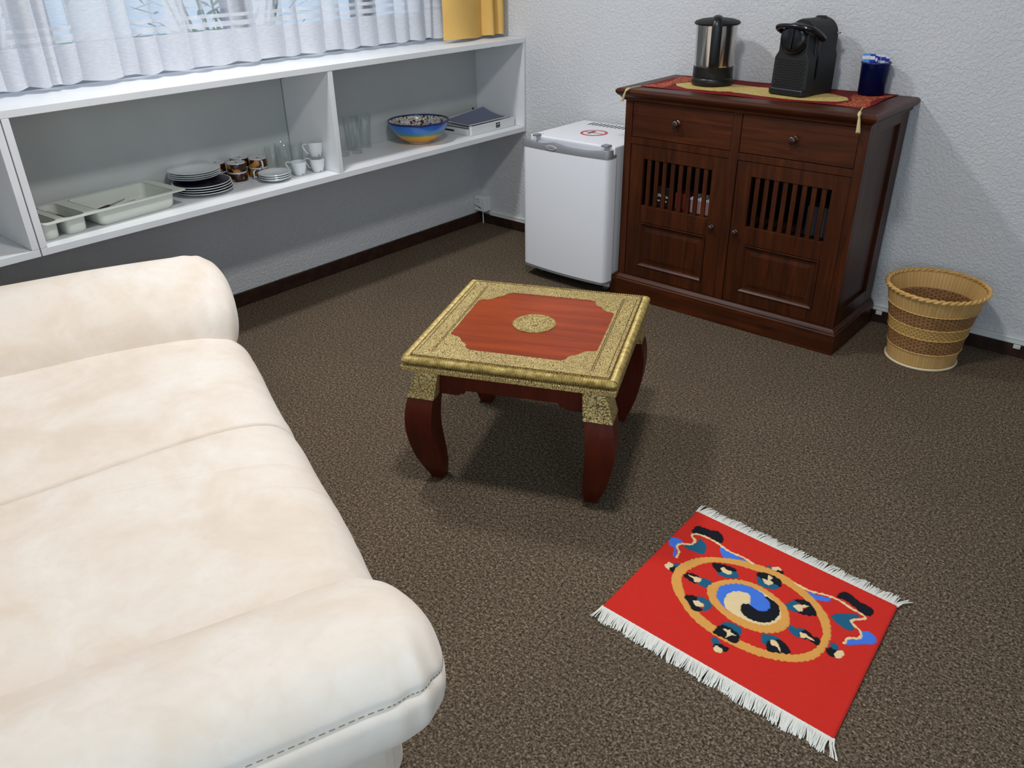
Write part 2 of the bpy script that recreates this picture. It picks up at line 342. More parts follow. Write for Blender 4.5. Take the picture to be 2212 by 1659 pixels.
# ------------------------------------------------------------------ mesh helpers
class MB:
    def __init__(s): s.v = []; s.f = []; s.uv = {}; s.sm = []
    def add(s, vs, fs, smooth=False):
        o = len(s.v); s.v += [tuple(p) for p in vs]
        for f in fs: s.f.append(tuple(o + i for i in f)); s.sm.append(smooth)
        return o
    def box(s, x0, x1, y0, y1, z0, z1):
        vs = [(x, y, z) for z in (z0, z1) for y in (y0, y1) for x in (x0, x1)]
        s.add(vs, [(0, 2, 3, 1), (4, 5, 7, 6), (0, 1, 5, 4), (2, 6, 7, 3), (0, 4, 6, 2), (1, 3, 7, 5)])
    def prism(s, pts, a0, a1, axis='z', smooth=False):
        n = len(pts)
        mk = {'z': lambda p, a: (p[0], p[1], a), 'y': lambda p, a: (p[0], a, p[1]), 'x': lambda p, a: (a, p[0], p[1])}[axis]
        o = s.add([mk(p, a0) for p in pts] + [mk(p, a1) for p in pts], [])
        s.f += [tuple(o + i for i in range(n)), tuple(o + n + i for i in range(n - 1, -1, -1))]; s.sm += [False, False]
        for i in range(n):
            j = (i + 1) % n; s.f.append((o + i, o + n + i, o + n + j, o + j)); s.sm.append(smooth)
    def lathe(s, prof, n=40, c=(0, 0, 0), smooth=True, uvscale=True):
        o = len(s.v); k = len(prof)
        for j in range(n):
            a = 2 * PI * j / n; ca, sa = math.cos(a), math.sin(a)
            s.v += [(c[0] + r * ca, c[1] + r * sa, c[2] + z) for r, z in prof]
        for j in range(n):
            j2 = (j + 1) % n
            for i in range(k - 1):
                r0, r1 = prof[i][0], prof[i + 1][0]
                A, B, C_, D = o + j * k + i, o + j2 * k + i, o + j2 * k + i + 1, o + j * k + i + 1
                if r0 < 1e-6 and r1 < 1e-6: continue
                if r0 < 1e-6: fc = (A, C_, D)
                elif r1 < 1e-6: fc = (A, B, D)
                else: fc = (A, B, C_, D)
                s.uv[len(s.f)] = [((j + (1 if q in (B, C_) else 0)) / n, (i + (1 if q in (C_, D) else 0)) / (k - 1)) for q in fc]
                s.f.append(fc); s.sm.append(smooth)
    def tube(s, pts, r, n=8, closed=False, caps=True, smooth=True, squash=1.0):
        P = [Vector(p) for p in pts]; m = len(P); rr = r if isinstance(r, (list, tuple)) else [r] * m
        o = len(s.v); up = None
        for i in range(m):
            t = (P[(i + 1) % m] - P[i - 1]) if closed else (P[min(i + 1, m - 1)] - P[max(i - 1, 0)])
            t.normalize()
            if up is None:
                up = Vector((0, 0, 1)) if abs(t.z) < 0.9 else Vector((1, 0, 0))
            a = t.cross(up)
            if a.length < 1e-6: a = t.cross(Vector((0, 1, 0)))
            a.normalize(); b = a.cross(t).normalized(); up = b
            for j in range(n):
                q = 2 * PI * j / n
                s.v.append(tuple(P[i] + a * (rr[i] * math.cos(q)) + b * (rr[i] * squash * math.sin(q))))
        for i in range(m if closed else m - 1):
            i2 = (i + 1) % m
            for j in range(n):
                j2 = (j + 1) % n
                s.f.append((o + i * n + j, o + i * n + j2, o + i2 * n + j2, o + i2 * n + j)); s.sm.append(smooth)
        if caps and not closed:
            s.f.append(tuple(o + j for j in range(n - 1, -1, -1))); s.sm.append(False)
            s.f.append(tuple(o + (m - 1) * n + j for j in range(n))); s.sm.append(False)
    def grid(s, fn, nu, nv, smooth=True, closed_u=False):
        o = len(s.v)
        for i in range(nu):
            for j in range(nv): s.v.append(tuple(fn(i, j)))
        for i in range(nu if closed_u else nu - 1):
            i2 = (i + 1) % nu
            for j in range(nv - 1):
                s.f.append((o + i * nv + j, o + i2 * nv + j, o + i2 * nv + j + 1, o + i * nv + j + 1)); s.sm.append(smooth)
        return o
    def build(s, name, mat, parent=None, bevel=0.0, seg=2, solid=0.0, fix=True):
        me = bpy.data.meshes.new(name); me.from_pydata(s.v, [], s.f)
        me.polygons.foreach_set('use_smooth', s.sm)
        if s.uv:
            uvl = me.uv_layers.new(name='UVMap')
            for pi, uvs in s.uv.items():
                p = me.polygons[pi]
                for li, uv in zip(p.loop_indices, uvs): uvl.data[li].uv = uv
        if fix:
            b = bmesh.new(); b.from_mesh(me); bmesh.ops.recalc_face_normals(b, faces=b.faces); b.to_mesh(me); b.free()
        if any(s.sm): me.set_sharp_from_angle(angle=math.radians(50))
        me.materials.append(M[mat] if isinstance(mat, str) else mat)
        o = bpy.data.objects.new(name, me); COL.objects.link(o)
        if parent is not None: o.parent = parent
        if bevel:
            bv = o.modifiers.new('bevel', 'BEVEL'); bv.width = bevel; bv.segments = seg; bv.limit_method = 'ANGLE'; bv.angle_limit = math.radians(40)
            bv.harden_normals = False
        if solid:
            sd = o.modifiers.new('solid', 'SOLIDIFY'); sd.thickness = solid; sd.offset = 0
        return o

def box(name, mat, x0, x1, y0, y1, z0, z1, parent=None, bevel=0.0, seg=2):
    m = MB(); m.box(x0, x1, y0, y1, z0, z1); return m.build(name, mat, parent, bevel, seg)
def tag(o, label, cat, group=None, kind=None):
    o['label'] = label; o['category'] = cat
    if group: o['group'] = group
    if kind: o['kind'] = kind
    return o
def thing(name, label, cat, loc=(0, 0, 0), rz=0.0, group=None):
    o = bpy.data.objects.new(name, None); o.empty_display_size = 0.05; COL.objects.link(o)
    o.location = loc; o.rotation_euler = (0, 0, rz); return tag(o, label, cat, group)
def struct(o, label, cat):
    return tag(o, label, cat, kind='structure')
def dup(root, loc, rz=0.0, label=None, group=None):
    r = root.copy(); COL.objects.link(r); r.location = loc; r.rotation_euler = (0, 0, rz)
    if label: r['label'] = label
    if group: r['group'] = group
    for ch in list(root.children):
        c = ch.copy(); COL.objects.link(c); c.parent = r
        for g in list(ch.children):
            d = g.copy(); COL.objects.link(d); d.parent = c
    return r
def catmull(pts, n=8, closed=False):
    P = [Vector(p) for p in pts]; out = []; m = len(P)
    for i in range(m if closed else m - 1):
        p0 = P[i - 1] if (closed or i > 0) else P[0]; p1 = P[i]; p2 = P[(i + 1) % m]; p3 = P[(i + 2) % m] if (closed or i + 2 < m) else P[-1]
        for k in range(n):
            t = k / n
            out.append(0.5 * ((2 * p1) + (p2 - p0) * t + (2 * p0 - 5 * p1 + 4 * p2 - p3) * t * t + (3 * p1 - p0 - 3 * p2 + p3) * t ** 3))
    if not closed: out.append(P[-1])
    return out
def rrect(cx, cy, hx, hy, r, n=6):
    out = []
    for sx, sy, a0 in ((1, 1, 0), (-1, 1, 90), (-1, -1, 180), (1, -1, 270)):
        for k in range(n + 1):
            a = math.radians(a0 + 90 * k / n); out.append((cx + sx * (hx - r) + r * math.cos(a), cy + sy * (hy - r) + r * math.sin(a)))
    return out
def fill_with_holes(bm, outer, holes, z):
    """flat plate with holes, triangulated"""
    edges = []
    for loop in [outer] + holes:
        vs = [bm.verts.new((p[0], p[1], z)) for p in loop]
        edges += [bm.edges.new((vs[i], vs[(i + 1) % len(vs)])) for i in range(len(vs))]
    bmesh.ops.triangle_fill(bm, use_beauty=True, use_dissolve=False, edges=edges)
def bm_obj(bm, name, mat, parent=None, smooth=False):
    bmesh.ops.recalc_face_normals(bm, faces=bm.faces)
    me = bpy.data.meshes.new(name); bm.to_mesh(me); bm.free(); me.materials.append(M[mat])
    if smooth: me.polygons.foreach_set('use_smooth', [True] * len(me.polygons))
    o = bpy.data.objects.new(name, me); COL.objects.link(o)
    if parent is not None: o.parent = parent
    return o

# ------------------------------------------------------------------ room shell
RX, RY, RZ = 4.7, -4.9, 2.7
struct(box('floor', 'carpet', -0.02, RX, RY, 0.02, -0.05, 0.0), 'brown speckled loop pile carpet', 'floor')
struct(box('ceiling', 'ceiling', -0.3, RX + 0.1, RY - 0.1, 0.12, RZ, RZ + 0.1), 'plain off white ceiling', 'ceiling')
struct(box('wall_back', 'plaster', -0.3, RX + 0.1, 0.0, 0.12, -0.05, RZ), 'rough white plaster wall behind the cabinet', 'wall')
struct(box('wall_right', 'plaster', RX, RX + 0.1, RY, 0.0, -0.05, RZ), 'rough white plaster wall on the right', 'wall')
struct(box('wall_front', 'plaster', -0.3, RX + 0.1, RY - 0.1, RY, -0.05, RZ), 'rough white plaster wall behind the camera', 'wall')
_w = MB(); _w.box(-0.3, 0.0, RY, 0.0, -0.05, 1.03); _w.box(-0.3, 0.0, RY, 0.0, 2.3, RZ)
_w.box(-0.3, 0.0, -0.12, 0.0, 1.03, 2.3); _w.box(-0.3, 0.0, RY, -4.4, 1.03, 2.3)
struct(_w.build('wall_left', 'plaster'), 'rough white plaster wall below the window', 'wall')
struct(box('baseboard_left', 'skirting', 0.0, 0.014, RY, -0.014, 0.0, 0.066, bevel=0.003), 'dark brown skirting board under the window wall', 'skirting board')
struct(box('baseboard_back', 'skirting', 0.0, RX, -0.014, 0.0, 0.0, 0.056, bevel=0.003), 'dark brown skirting board along the back wall', 'skirting board')
_t = MB(); _t.box(0.085, RX, -0.016, 0.0, 0.056, 0.078); _t.box(0.085, RX, -0.018, -0.0, 0.074, 0.081)
struct(_t.build('trim_1', 'trunk', bevel=0.002), 'white cable trunking strip above the skirting of the back wall', 'trim')
# window: frame, mullions, panes
win = struct(thing('window_1', 'wide grey framed window behind the sheer curtain', 'window', (-0.15, -2.2, 1.03)), 'wide grey framed window behind the sheer curtain', 'window')
fr = MB(); fr.box(-0.03, 0.03, -2.2, 2.08, 0.0, 0.09); fr.box(-0.03, 0.03, -2.2, 2.08, 1.2, 1.27)
fr.build('window_frame', 'frame', win, bevel=0.004)
ys = [-2.17, -1.1, -0.03, 0.84, 1.55, 2.05]
for yy in ys:
    box('mullion', 'framedark', -0.03, 0.03, yy - 0.028, yy + 0.028, 0.09, 1.2, win, bevel=0.003)
for a, b in zip(ys[:-1], ys[1:]):
    s_ = MB(); 
    for x0, x1, z0, z1 in ((a + 0.028, b - 0.028, 0.09, 0.15), (a + 0.028, b - 0.028, 1.15, 1.2), (a + 0.028, a + 0.07, 0.15, 1.15), (b - 0.07, b - 0.028, 0.15, 1.15)):
        s_.box(-0.02, 0.02, x0, x1, z0, z1)
    s_.build('sash', 'frame', win, bevel=0.003)
    box('pane', 'pane', -0.004, 0.004, a + 0.07, b - 0.07, 0.15, 1.15, win)
# garden outside
struct(box('ground', 'ground', -14, -0.3, -14, 8, -0.3, -0.05), 'pale garden ground outside the window', 'ground')
def shrub(x, y, h, r, seed, label):
    rnd = random.Random(seed); root = thing('garden_shrub', label, 'shrub', (x, y, -0.05), 0, 'shrubs outside the window')
    st = MB()
    for k in range(9):
        a = rnd.uniform(0, 6.28); st.tube([(0.03 * math.cos(a), 0.03 * math.sin(a), 0), (r * 0.4 * math.cos(a), r * 0.4 * math.sin(a), h * 0.6), (r * 0.75 * math.cos(a), r * 0.75 * math.sin(a), h * 0.93)], [0.016, 0.011, 0.006], 6)
    st.build('stem', 'leaf', root)
    lf = MB()
    for k in range(320):
        a = rnd.uniform(0, 6.28); q = rnd.uniform(0.1, 1) ** 0.5 * r; z = h * (1 - 0.6 * rnd.random())
        c = Vector((q * math.cos(a), q * math.sin(a), z)); d = Vector((math.cos(a + rnd.uniform(-1, 1)), math.sin(a + rnd.uniform(-1, 1)), rnd.uniform(-0.3, 0.9))).normalized()
        sd = d.cross(Vector((0, 0, 1))).normalized() * rnd.uniform(0.012, 0.022); L = rnd.uniform(0.12, 0.24)
        lf.add([c - sd * 0.3, c + d * L * 0.5 - sd, c + d * L, c + d * L * 0.5 + sd], [(0, 1, 2, 3)])
    lf.build('foliage', 'leaf', root)
shrub(-1.25, -0.75, 1.62, 0.5, 1, 'spiky green shrub outside the window, right of the other shrub')
shrub(-1.35, -2.15, 1.55, 0.55, 2, 'spiky green shrub outside the window at the far left')

# ------------------------------------------------------------------ worktop and wall shelves
tag(box('window_worktop', 'melamine', 0.001, 0.364, -4.0, -0.003, 1.034, 1.059, bevel=0.0015), 'long white board along the window, top of the wall shelves', 'worktop')
def shelf_unit(label, y0, y1, divs, dots):
    t = thing('wall_shelf', label, 'shelf', (0.0, y0, 0.58)); L = y1 - y0
    box('bottom_board', 'melamine', 0.002, 0.364, 0, L, 0.0, 0.0255, t, 0.0012)
    cuts = [0.024] + [q for d in divs for q in (d - y0 - 0.016, d - y0 - 0.0122)] + [L - 0.014]
    for a, b in zip(cuts[::2], cuts[1::2]): box('back_panel', 'backboard', 0.002, 0.014, a, b, 0.0262, 0.4535, t)
    box('side_panel', 'melamine', 0.002, 0.364, 0.0, 0.0235, 0.026, 0.4535, t, 0.0012)
    box('side_panel', 'melamine', 0.002, 0.364, L - 0.0135 if y1 > -0.1 else L - 0.0235, L, 0.026, 0.4535, t, 0.0012)
    for d in divs:
        box('divider', 'melamine', 0.0145, 0.363, d - y0 - 0.012, d - y0 + 0.012, 0.026, 0.4535, t, 0.0012)
    for x, y, z in dots:
        m = MB(); m.lathe([(0, 0), (0.006, 0), (0.006, 0.006), (0, 0.006)], 14); o = m.build('dowel_cap', 'darkgrey', t)
        o.location = (x, y - y0, z - 0.58)
        if x < 0.1 and z < 1.0: o.rotation_euler = (0, PI / 2, 0)
    return t
shelf_unit('open white wall shelf holding the crockery, blue bowl and paper tray', -2.582, -0.003, [-1.284], [(0.33, -1.5, 1.0275), (0.33, -0.22, 1.0275), (0.0135, -0.055, 0.672)])
shelf_unit('empty open white wall shelf at the left edge of the photo', -3.98, -2.586, [], [])

# ------------------------------------------------------------------ curtains
def curtain(name, mat, label, bounds, xb, amp, ztop, zb, x_top=None, dens=14, group=None):
    """bounds: y positions where one pleat laps over the next"""
    rnd = random.Random(3); cols = []
    for a, b in zip(bounds[:-1], bounds[1:]):
        w = b - a; am = amp * rnd.uniform(0.75, 1.2); sh = rnd.uniform(-0.006, 0.006)
        for k in range(dens):
            t = k / dens
            # soft bulge, then a quick tuck back behind the next pleat
            if t < 0.86:
                q = t / 0.86; x = am * (math.sin(PI * (0.12 + 0.88 * q ** 0.8)) * 0.9 + 0.25 * q); y = a + w * 1.02 * q
            else:
                q = (t - 0.86) / 0.14; x = am * (0.25 - 0.6 * q * (1 - q) * 2 - 0.25 * q + 0.33 * q); y = a + w * (1.02 - 0.06 * math.sin(PI * q) - 0.02 * q)
            cols.append((y, x, sh))
    nz = 24
    def fn(i, j):
        y, x, sh = cols[i]; h = j / (nz - 1); z = zb + (ztop - zb) * h ** 1.6
        k = 1.0 - 0.35 * h; wob = 0.004 * math.sin(i * 0.21 + 7 * h)
        return (xb + x * k + sh * (1 - h) + wob, y + 0.01 * math.sin(3 * h + i * 0.05) * h, z + (0.004 * math.sin(i * 0.3) if j == 0 else 0))
    m = MB(); m.grid(fn, len(cols), nz); return tag(m.build(name, mat, fix=False), label, 'curtain', group)
fb = [-3.05, -2.95, -2.86, -2.78, -2.69, -2.6, -2.52, -2.45, -2.37, -2.3, -2.262, -2.185, -2.04, -1.965, -1.875, -1.749, -1.662, -1.544, -1.438, -1.299, -1.221, -1.088, -0.987, -0.88, -0.773, -0.66, -0.584, -0.469, -0.421, -0.33, -0.25, -0.17]
curtain('sheer_curtain', 'sheer', 'white sheer voile curtain hanging in pleats before the window', fb, 0.085, 0.04, 2.3, 1.079)
curtain('mustard_curtain', 'mustard', 'mustard yellow curtain gathered beside the corner of the back wall', [-0.46, -0.17, -0.098, -0.012], 0.195, 0.075, 2.3, 1.073, dens=22)

# ------------------------------------------------------------------ things on the shelves
ZB = 0.6062
def plate_prof(r, h=0.018, th=0.004):
    return [(0, 0.0), (r * 0.55, 0.0), (r * 0.6, 0.003), (r * 0.97, h - th), (r, h - 0.001), (r * 0.985, h), (r * 0.63, 0.0085), (r * 0.55, 0.006), (0, 0.0055)]
def plate(name, label, x, y, z, r, mat, under, group, rot=0):
    t = thing(name, label, 'plate', (x, y, z), rot, group)
    m = MB(); m.lathe(plate_prof(r), 56); m.build('plate_body', mat, t)
    if under:
        u = MB(); u.lathe([(0, 0.0062), (r * 0.55, 0.0066), (r * 0.63, 0.0091), (r * 0.955, 0.0172), (r * 0.955, 0.0165), (r * 0.63, 0.0084), (0, 0.0057)], 48); o = u.build('glazed_face', under, t)
        o['label'] = 'dark blue glazed face'
    return t
lowc = (0.16, -1.835); upc = (0.128, -1.845)
low_n = ['lowest', 'second lowest', 'third from the bottom', 'fourth from the bottom']
for k in range(4):
    plate('dinner_plate', 'large dark blue plate with white rim, %s in the big plate stack' % low_n[k], lowc[0] + 0.002 * k - 0.004, lowc[1] - 0.004 * k, ZB + 0.0008 + 0.0105 * k, 0.118, 'porcelain', 'bluedark', 'dinner plates in the big stack')
up_n = ['lowest', 'second from the bottom', 'second from the top', 'topmost']
for k in range(4):
    plate('side_plate', 'white plate, %s of the four lying on the dark blue plates' % up_n[k], upc[0] - 0.018 + 0.002 * k, upc[1], ZB + 0.0512 + 0.0085 * k, 0.105, 'porcelain', None, 'white plates on the big stack')
for k, nm in enumerate(['bottom', 'middle', 'top']):
    plate('saucer', 'small white saucer, %s one of the three beside the brown mugs' % nm, 0.232, -1.543, ZB + 0.0006 + 0.0088 * k, 0.07, 'porcelain', None, 'saucers by the mugs')

def mug(label, x, y, z, rz, handle=True):
    t = thing('coffee_mug', label, 'mug', (x, y, z), rz, 'brown and gold mugs')
    m = MB(); m.lathe([(0.0368, 0.0), (0.040, 0.0006), (0.041, 0.004), (0.0405, 0.03), (0.0385, 0.0375), (0.036, 0.0398)], 40); m.build('mug_body', 'mug', t)
    m = MB(); m.lathe([(0.0405, 0.0002), (0.0415, 0.001), (0.0412, 0.0035), (0.0398, 0.0035), (0.0395, 0.0004)], 40); m.build('rim', 'porcelain', t)
    m = MB(); m.lathe([(0.0386, 0.0374), (0.0376, 0.0405), (0.034, 0.0405), (0.032, 0.0397), (0, 0.0397)], 40); m.build('foot', 'teabase', t)
    m = MB(); m.lathe([(0, 0.0397), (0.006, 0.0397), (0.006, 0.0402), (0, 0.0402)], 16); m.build('maker_mark', 'bluedark', t)
    if handle:
        h = MB(); h.tube(catmull([(0.039, 0, 0.033), (0.052, 0, 0.035), (0.060, 0, 0.030), (0.060, 0, 0.012), (0.052, 0, 0.006), (0.039, 0, 0.008)], 5), 0.0036, 8); h.build('handle', 'porcelain', t)
    return t
for (x, y, rz, where) in ((0.118, -1.651, 2.2, 'in front'), (0.118, -1.545, -0.95, 'nearest the saucers'), (0.046, -1.708, 2.6, 'behind the plates'), (0.043, -1.588, 1.6, 'farthest back')):
    mug('brown and gold mug upside down, lower one of the pair %s' % where, x, y, ZB + 0.0005, rz)
    mug('brown and gold mug upside down, upper one of the pair %s' % where, x, y, ZB + 0.0415, rz + 0.7)

def tea_cup(label, x, y, z, rz, tilt=0.0):
    t = thing('espresso_cup', label, 'cup', (x, y, z), rz, 'white espresso cups')
    t.rotation_euler = (tilt, 0, rz)
    m = MB(); m.lathe([(0, 0.002), (0.017, 0.002), (0.018, 0), (0.021, 0), (0.024, 0.006), (0.031, 0.03), (0.0345, 0.056), (0.035, 0.058), (0.0335, 0.058), (0.030, 0.032), (0.021, 0.008), (0, 0.006)], 40); m.build('cup_body', 'cupdots', t)
    h = MB(); h.tube(catmull([(0.0335, 0, 0.052), (0.048, 0, 0.055), (0.058, 0, 0.048), (0.052, 0, 0.034), (0.040, 0, 0.018), (0.028, 0, 0.014)], 5), 0.0034, 8); h.build('handle', 'porcelain', t)
    return t
tea_cup('white espresso cup standing alone beside the saucers', 0.242, -1.421, ZB + 0.0006, -2.5)
tea_cup('white espresso cup under a tilted cup at the divider', 0.257, -1.333, ZB + 0.0006, -2.6)
tea_cup('white espresso cup tilted on top of another cup by the divider', 0.25, -1.328, ZB + 0.0635, -2.5, 0.0).rotation_euler = (0.2, 0.06, -2.5)

def tumbler(name, label, x, y, r0, r1, h, group, base=0.006, fluted=0):
    t = thing(name, label, 'glass', (x, y, ZB + 0.0004), 0, group); th = 0.0022
    pr = [(0, 0), (r0 - 0.002, 0), (r0, 0.002), (r1, h - 0.001), (r1 - th * 0.5, h), (r1 - th, h - 0.001), (r0 - th, base + 0.003), (r0 - th - 0.004, base), (0, base)]
    m = MB(); n = 48; m.lathe(pr, n); m.build('glass_body', 'glass', t)
    return t
for x, y, lab in ((0.062, -1.43, 'clear drinking glass at the left of the group beside the brown mugs'), (0.122, -1.398, 'clear drinking glass in front of its group, behind the saucers'),
                  (0.042, -1.362, 'clear drinking glass at the back of its group near the brown mugs'), (0.105, -1.331, 'clear drinking glass behind the stacked white cups')):
    tumbler('drinking_glass', lab, x, y, 0.0275, 0.0325, 0.104, 'glasses near the mugs')
for x, y, lab in ((0.117, -0.989, 'tall clear glass in front of its group right of the divider'), (0.045, -0.872, 'tall clear glass nearest the blue bowl'),
                  (0.107, -1.062, 'tall clear glass closest to the front left of the divider'), (0.04, -0.955, 'tall clear glass at the back behind the front tall glass')):
    tumbler('tall_glass', lab, x, y, 0.026, 0.034, 0.158, 'tall glasses by the divider', 0.013)

# painted bowl
bw = thing('ceramic_bowl', 'large blue ceramic bowl with yellow base on the white shelf', 'bowl', (0.18, -0.632, ZB + 0.0004))
m = MB(); m.lathe([(0, 0.004), (0.048, 0.004), (0.05, 0), (0.055, 0), (0.056, 0.006), (0.080, 0.014), (0.099, 0.026), (0.121, 0.046), (0.140, 0.069), (0.1505, 0.093), (0.1545, 0.1055), (0.1535, 0.108)], 72); m.build('bowl_body', 'bowl', bw)
m = MB(); m.lathe([(0.153, 0.1075), (0.150, 0.106), (0.1455, 0.094), (0.135, 0.072), (0.115, 0.051), (0.09, 0.032), (0.06, 0.018), (0, 0.014)], 72); m.build('painted_inside', 'bowlin', bw)['label'] = 'white inside with ornate dark pattern'
m = MB(); m.tube([(0.1525 * math.cos(2 * PI * k / 64), 0.1525 * math.sin(2 * PI * k / 64), 0.107) for k in range(64)], 0.0042, 10, closed=True); m.build('rim', 'navy', bw)

# paper tray
pt = thing('paper_tray', 'white paper tray with a small dark emblem on the lower shelf', 'tray', (0.18, -0.2, ZB + 0.0004))
m = MB(); m.box(-0.125, 0.124, -0.178, 0.176, 0.0, 0.004); m.build('tray_base', 'cardwhite', pt)
m = MB(); m.box(0.118, 0.124, -0.172, 0.172, 0.004, 0.047); m.build('front_wall', 'cardwhite', pt, 0.0015)
m = MB(); m.tube([(0.114, -0.168, 0.004), (0.114, -0.168, 0.047)], 0.01, 18); m.build('corner_post', 'cardwhite', pt)
m = MB(); m.box(-0.125, 0.104, -0.178, -0.172, 0.004, 0.032); m.build('side_wall', 'cardwhite', pt, 0.0015)
m = MB(); m.box(-0.125, 0.104, 0.17, 0.176, 0.004, 0.047); m.build('side_wall', 'cardwhite', pt, 0.0015)
m = MB(); m.box(-0.125, -0.119, -0.178, 0.176, 0.004, 0.034); m.build('back_wall', 'cardwhite', pt, 0.0015)
m = MB(); m.box(0.1241, 0.1247, 0.018, 0.050, 0.012, 0.038); lb = m.build('emblem', 'ink', pt); lb['label'] = 'dark square emblem with a white swoosh'
m = MB(); m.add([(0.125, 0.022, 0.026), (0.125, 0.046, 0.029), (0.125, 0.046, 0.032), (0.125, 0.034, 0.0315), (0.125, 0.024, 0.0295)], [(0, 1, 2, 3, 4)])
m.add([(0.125, 0.022, 0.0175), (0.125, 0.046, 0.0175), (0.125, 0.046, 0.0185), (0.125, 0.022, 0.0185)], [(0, 1, 2, 3)])
m.build('swoosh', 'stickerwhite', lb)
m = MB(); m.box(-0.09, 0.0, -0.1785, -0.1782, 0.01, 0.02); m.build('grip_slot', 'gapdark', pt)
def sheet(name, label, mat, z, lift, x0, x1, y0, y1, th=0.001):
    m = MB(); n = 14
    def top(i, j, off):
        u, v = i / (n - 1), j / (n - 1)
        return (x0 + (x1 - x0) * u, y0 + (y1 - y0) * v, z + off + lift * (1 - u) ** 2 * (0.25 + 0.75 * v) )
    m.grid(lambda i, j: top(i, j, 0), n, n); m.grid(lambda i, j: top(i, j, th), n, n)
    o = m.build(name, mat, None); return tag(o, label, 'paper', 'papers in the tray')
sheet('paper_stack', 'stack of white papers lying in the white paper tray', 'paper_white', ZB + 0.006, 0.012, 0.07, 0.286, -0.362, -0.04, 0.028)
sheet('paper_sheet', 'white curled sheet under the blue grey sheet in the paper tray', 'paper_white', ZB + 0.048, 0.03, 0.075, 0.282, -0.36, -0.05)
sheet('paper_sheet', 'blue grey curled sheet on top of the white paper tray', 'paper_blue', ZB + 0.0505, 0.034, 0.1, 0.262, -0.35, -0.06)

# cutlery tray
ct = thing('cutlery_tray', 'long off-white plastic cutlery tray at the left end of the shelf', 'tray', (0.165, -2.27, ZB + 0.0004), math.radians(4.5))
H = 0.064
bins = [(-0.2475, 0.026), (-0.157, 0.037), (0.082, 0.158)]
bm = bmesh.new()
fill_with_holes(bm, rrect(0.01, 0.0, 0.134, 0.277, 0.012), [rrect(0.008, c, 0.113, h, 0.022) for c, h in bins], H)
ex = bmesh.ops.extrude_face_region(bm, geom=list(bm.faces)); bmesh.ops.translate(bm, verts=[g for g in ex['geom'] if isinstance(g, bmesh.types.BMVert)], vec=(0, 0, -0.003))
bm_obj(bm, 'rim', 'cream_plastic', ct)
for c, h in bins:
    m = MB(); lo = rrect(0.008, c, 0.113, h, 0.022); st = [(1.0, H), (1.0, H - 0.004), (0.97, 0.02), (0.95, 0.008), (0.90, 0.0)]
    L = len(lo)
    def loop(k, z, off):
        return [((p[0]) * (k if True else 1) - (off if p[0] > 0 else -off), c + (p[1] - c) * k - (off if p[1] > c else -off), z) for p in lo]
    rows = [loop(k, z, 0) for k, z in st] + [loop(k, max(z, 0.003), 0.0025) for k, z in reversed(st)]
    o = len(m.v)
    for r in rows: m.v += r
    for a in range(len(rows) - 1):
        for i in range(L):
            j = (i + 1) % L; m.f.append((o + a * L + i, o + a * L + j, o + (a + 1) * L + j, o + (a + 1) * L + i)); m.sm.append(True)
    a = len(st) - 1; m.f.append(tuple(o + a * L + i for i in range(L))); m.sm.append(False)
    m.f.append(tuple(o + (a + 1) * L + i for i in range(L))); m.sm.append(False)
    m.build('compartment', 'cream_plastic', ct)
def cutlery(label, x, y, z, rz, tilt):
    t = thing('cutlery_knife', label, 'cutlery', (x, y, z), rz, 'cutlery in the tray'); t.rotation_euler = (tilt, 0, rz)
    m = MB(); m.tube([(0, -0.075, 0), (0, -0.06, 0.001), (0, 0.0, 0.001), (0, 0.012, 0)], [0.005, 0.0085, 0.007, 0.004], 10, squash=0.6); m.build('handle', 'cutlery', t)
    m = MB(); m.prism([(-0.006, 0.01), (0.007, 0.01), (0.008, 0.06), (0.004, 0.085), (-0.004, 0.09), (-0.007, 0.06)], -0.0008, 0.0008); m.build('blade', 'steel', t)
cutlery('dark handled knife lying in the long compartment of the cutlery tray', 0.205, -2.262, ZB + 0.046, 0.35, 0.05)
cutlery('dark handled knife beside another in the long compartment of the tray', 0.232, -2.248, ZB + 0.046, 0.12, 0.05)
cutlery('dark handled knife in the small middle compartment of the cutlery tray', 0.155, -2.4268, ZB + 0.04, 1.649, 0.05)

# ------------------------------------------------------------------ power socket in the corner
so = thing('power_socket', 'white power socket box in the corner above the skirting', 'socket', (0.0, 0.0, 0.082))
m = MB(); m.box(0.003, 0.083, -0.057, -0.0005, 0.0, 0.088); m.build('socket_body', 'trunk', so, 0.004)
m = MB(); m.box(0.01, 0.05, -0.0585, -0.0565, 0.045, 0.08); m.build('outlet_plate', 'cardwhite', so, 0.002)
for a, b in ((0.02, 0.07), (0.034, 0.07), (0.027, 0.056)):
    m = MB(); m.tube([(a, -0.0592, b), (a, -0.0584, b)], 0.0028, 10); m.build('pin_hole', 'gapdark', so)
m = MB(); m.add([(0.006, -0.0593, 0.036), (0.03, -0.0593, 0.030), (0.055, -0.0593, 0.022), (0.055, -0.0593, 0.017), (0.03, -0.0593, 0.025), (0.006, -0.0593, 0.033)], [(0, 1, 2, 3, 4, 5)]); m.add([(0.006, -0.0585, 0.036), (0.055, -0.0585, 0.022), (0.055, -0.0585, 0.017), (0.006, -0.0585, 0.033)], [(0, 1, 2, 3)]); m.build('lid_slot', 'gapdark', so)
m = MB(); m.tube([(0.045, -0.03, 0.0), (0.046, -0.032, -0.03), (0.048, -0.034, -0.078)], 0.0035, 8); m.build('cable', 'trunk', so)
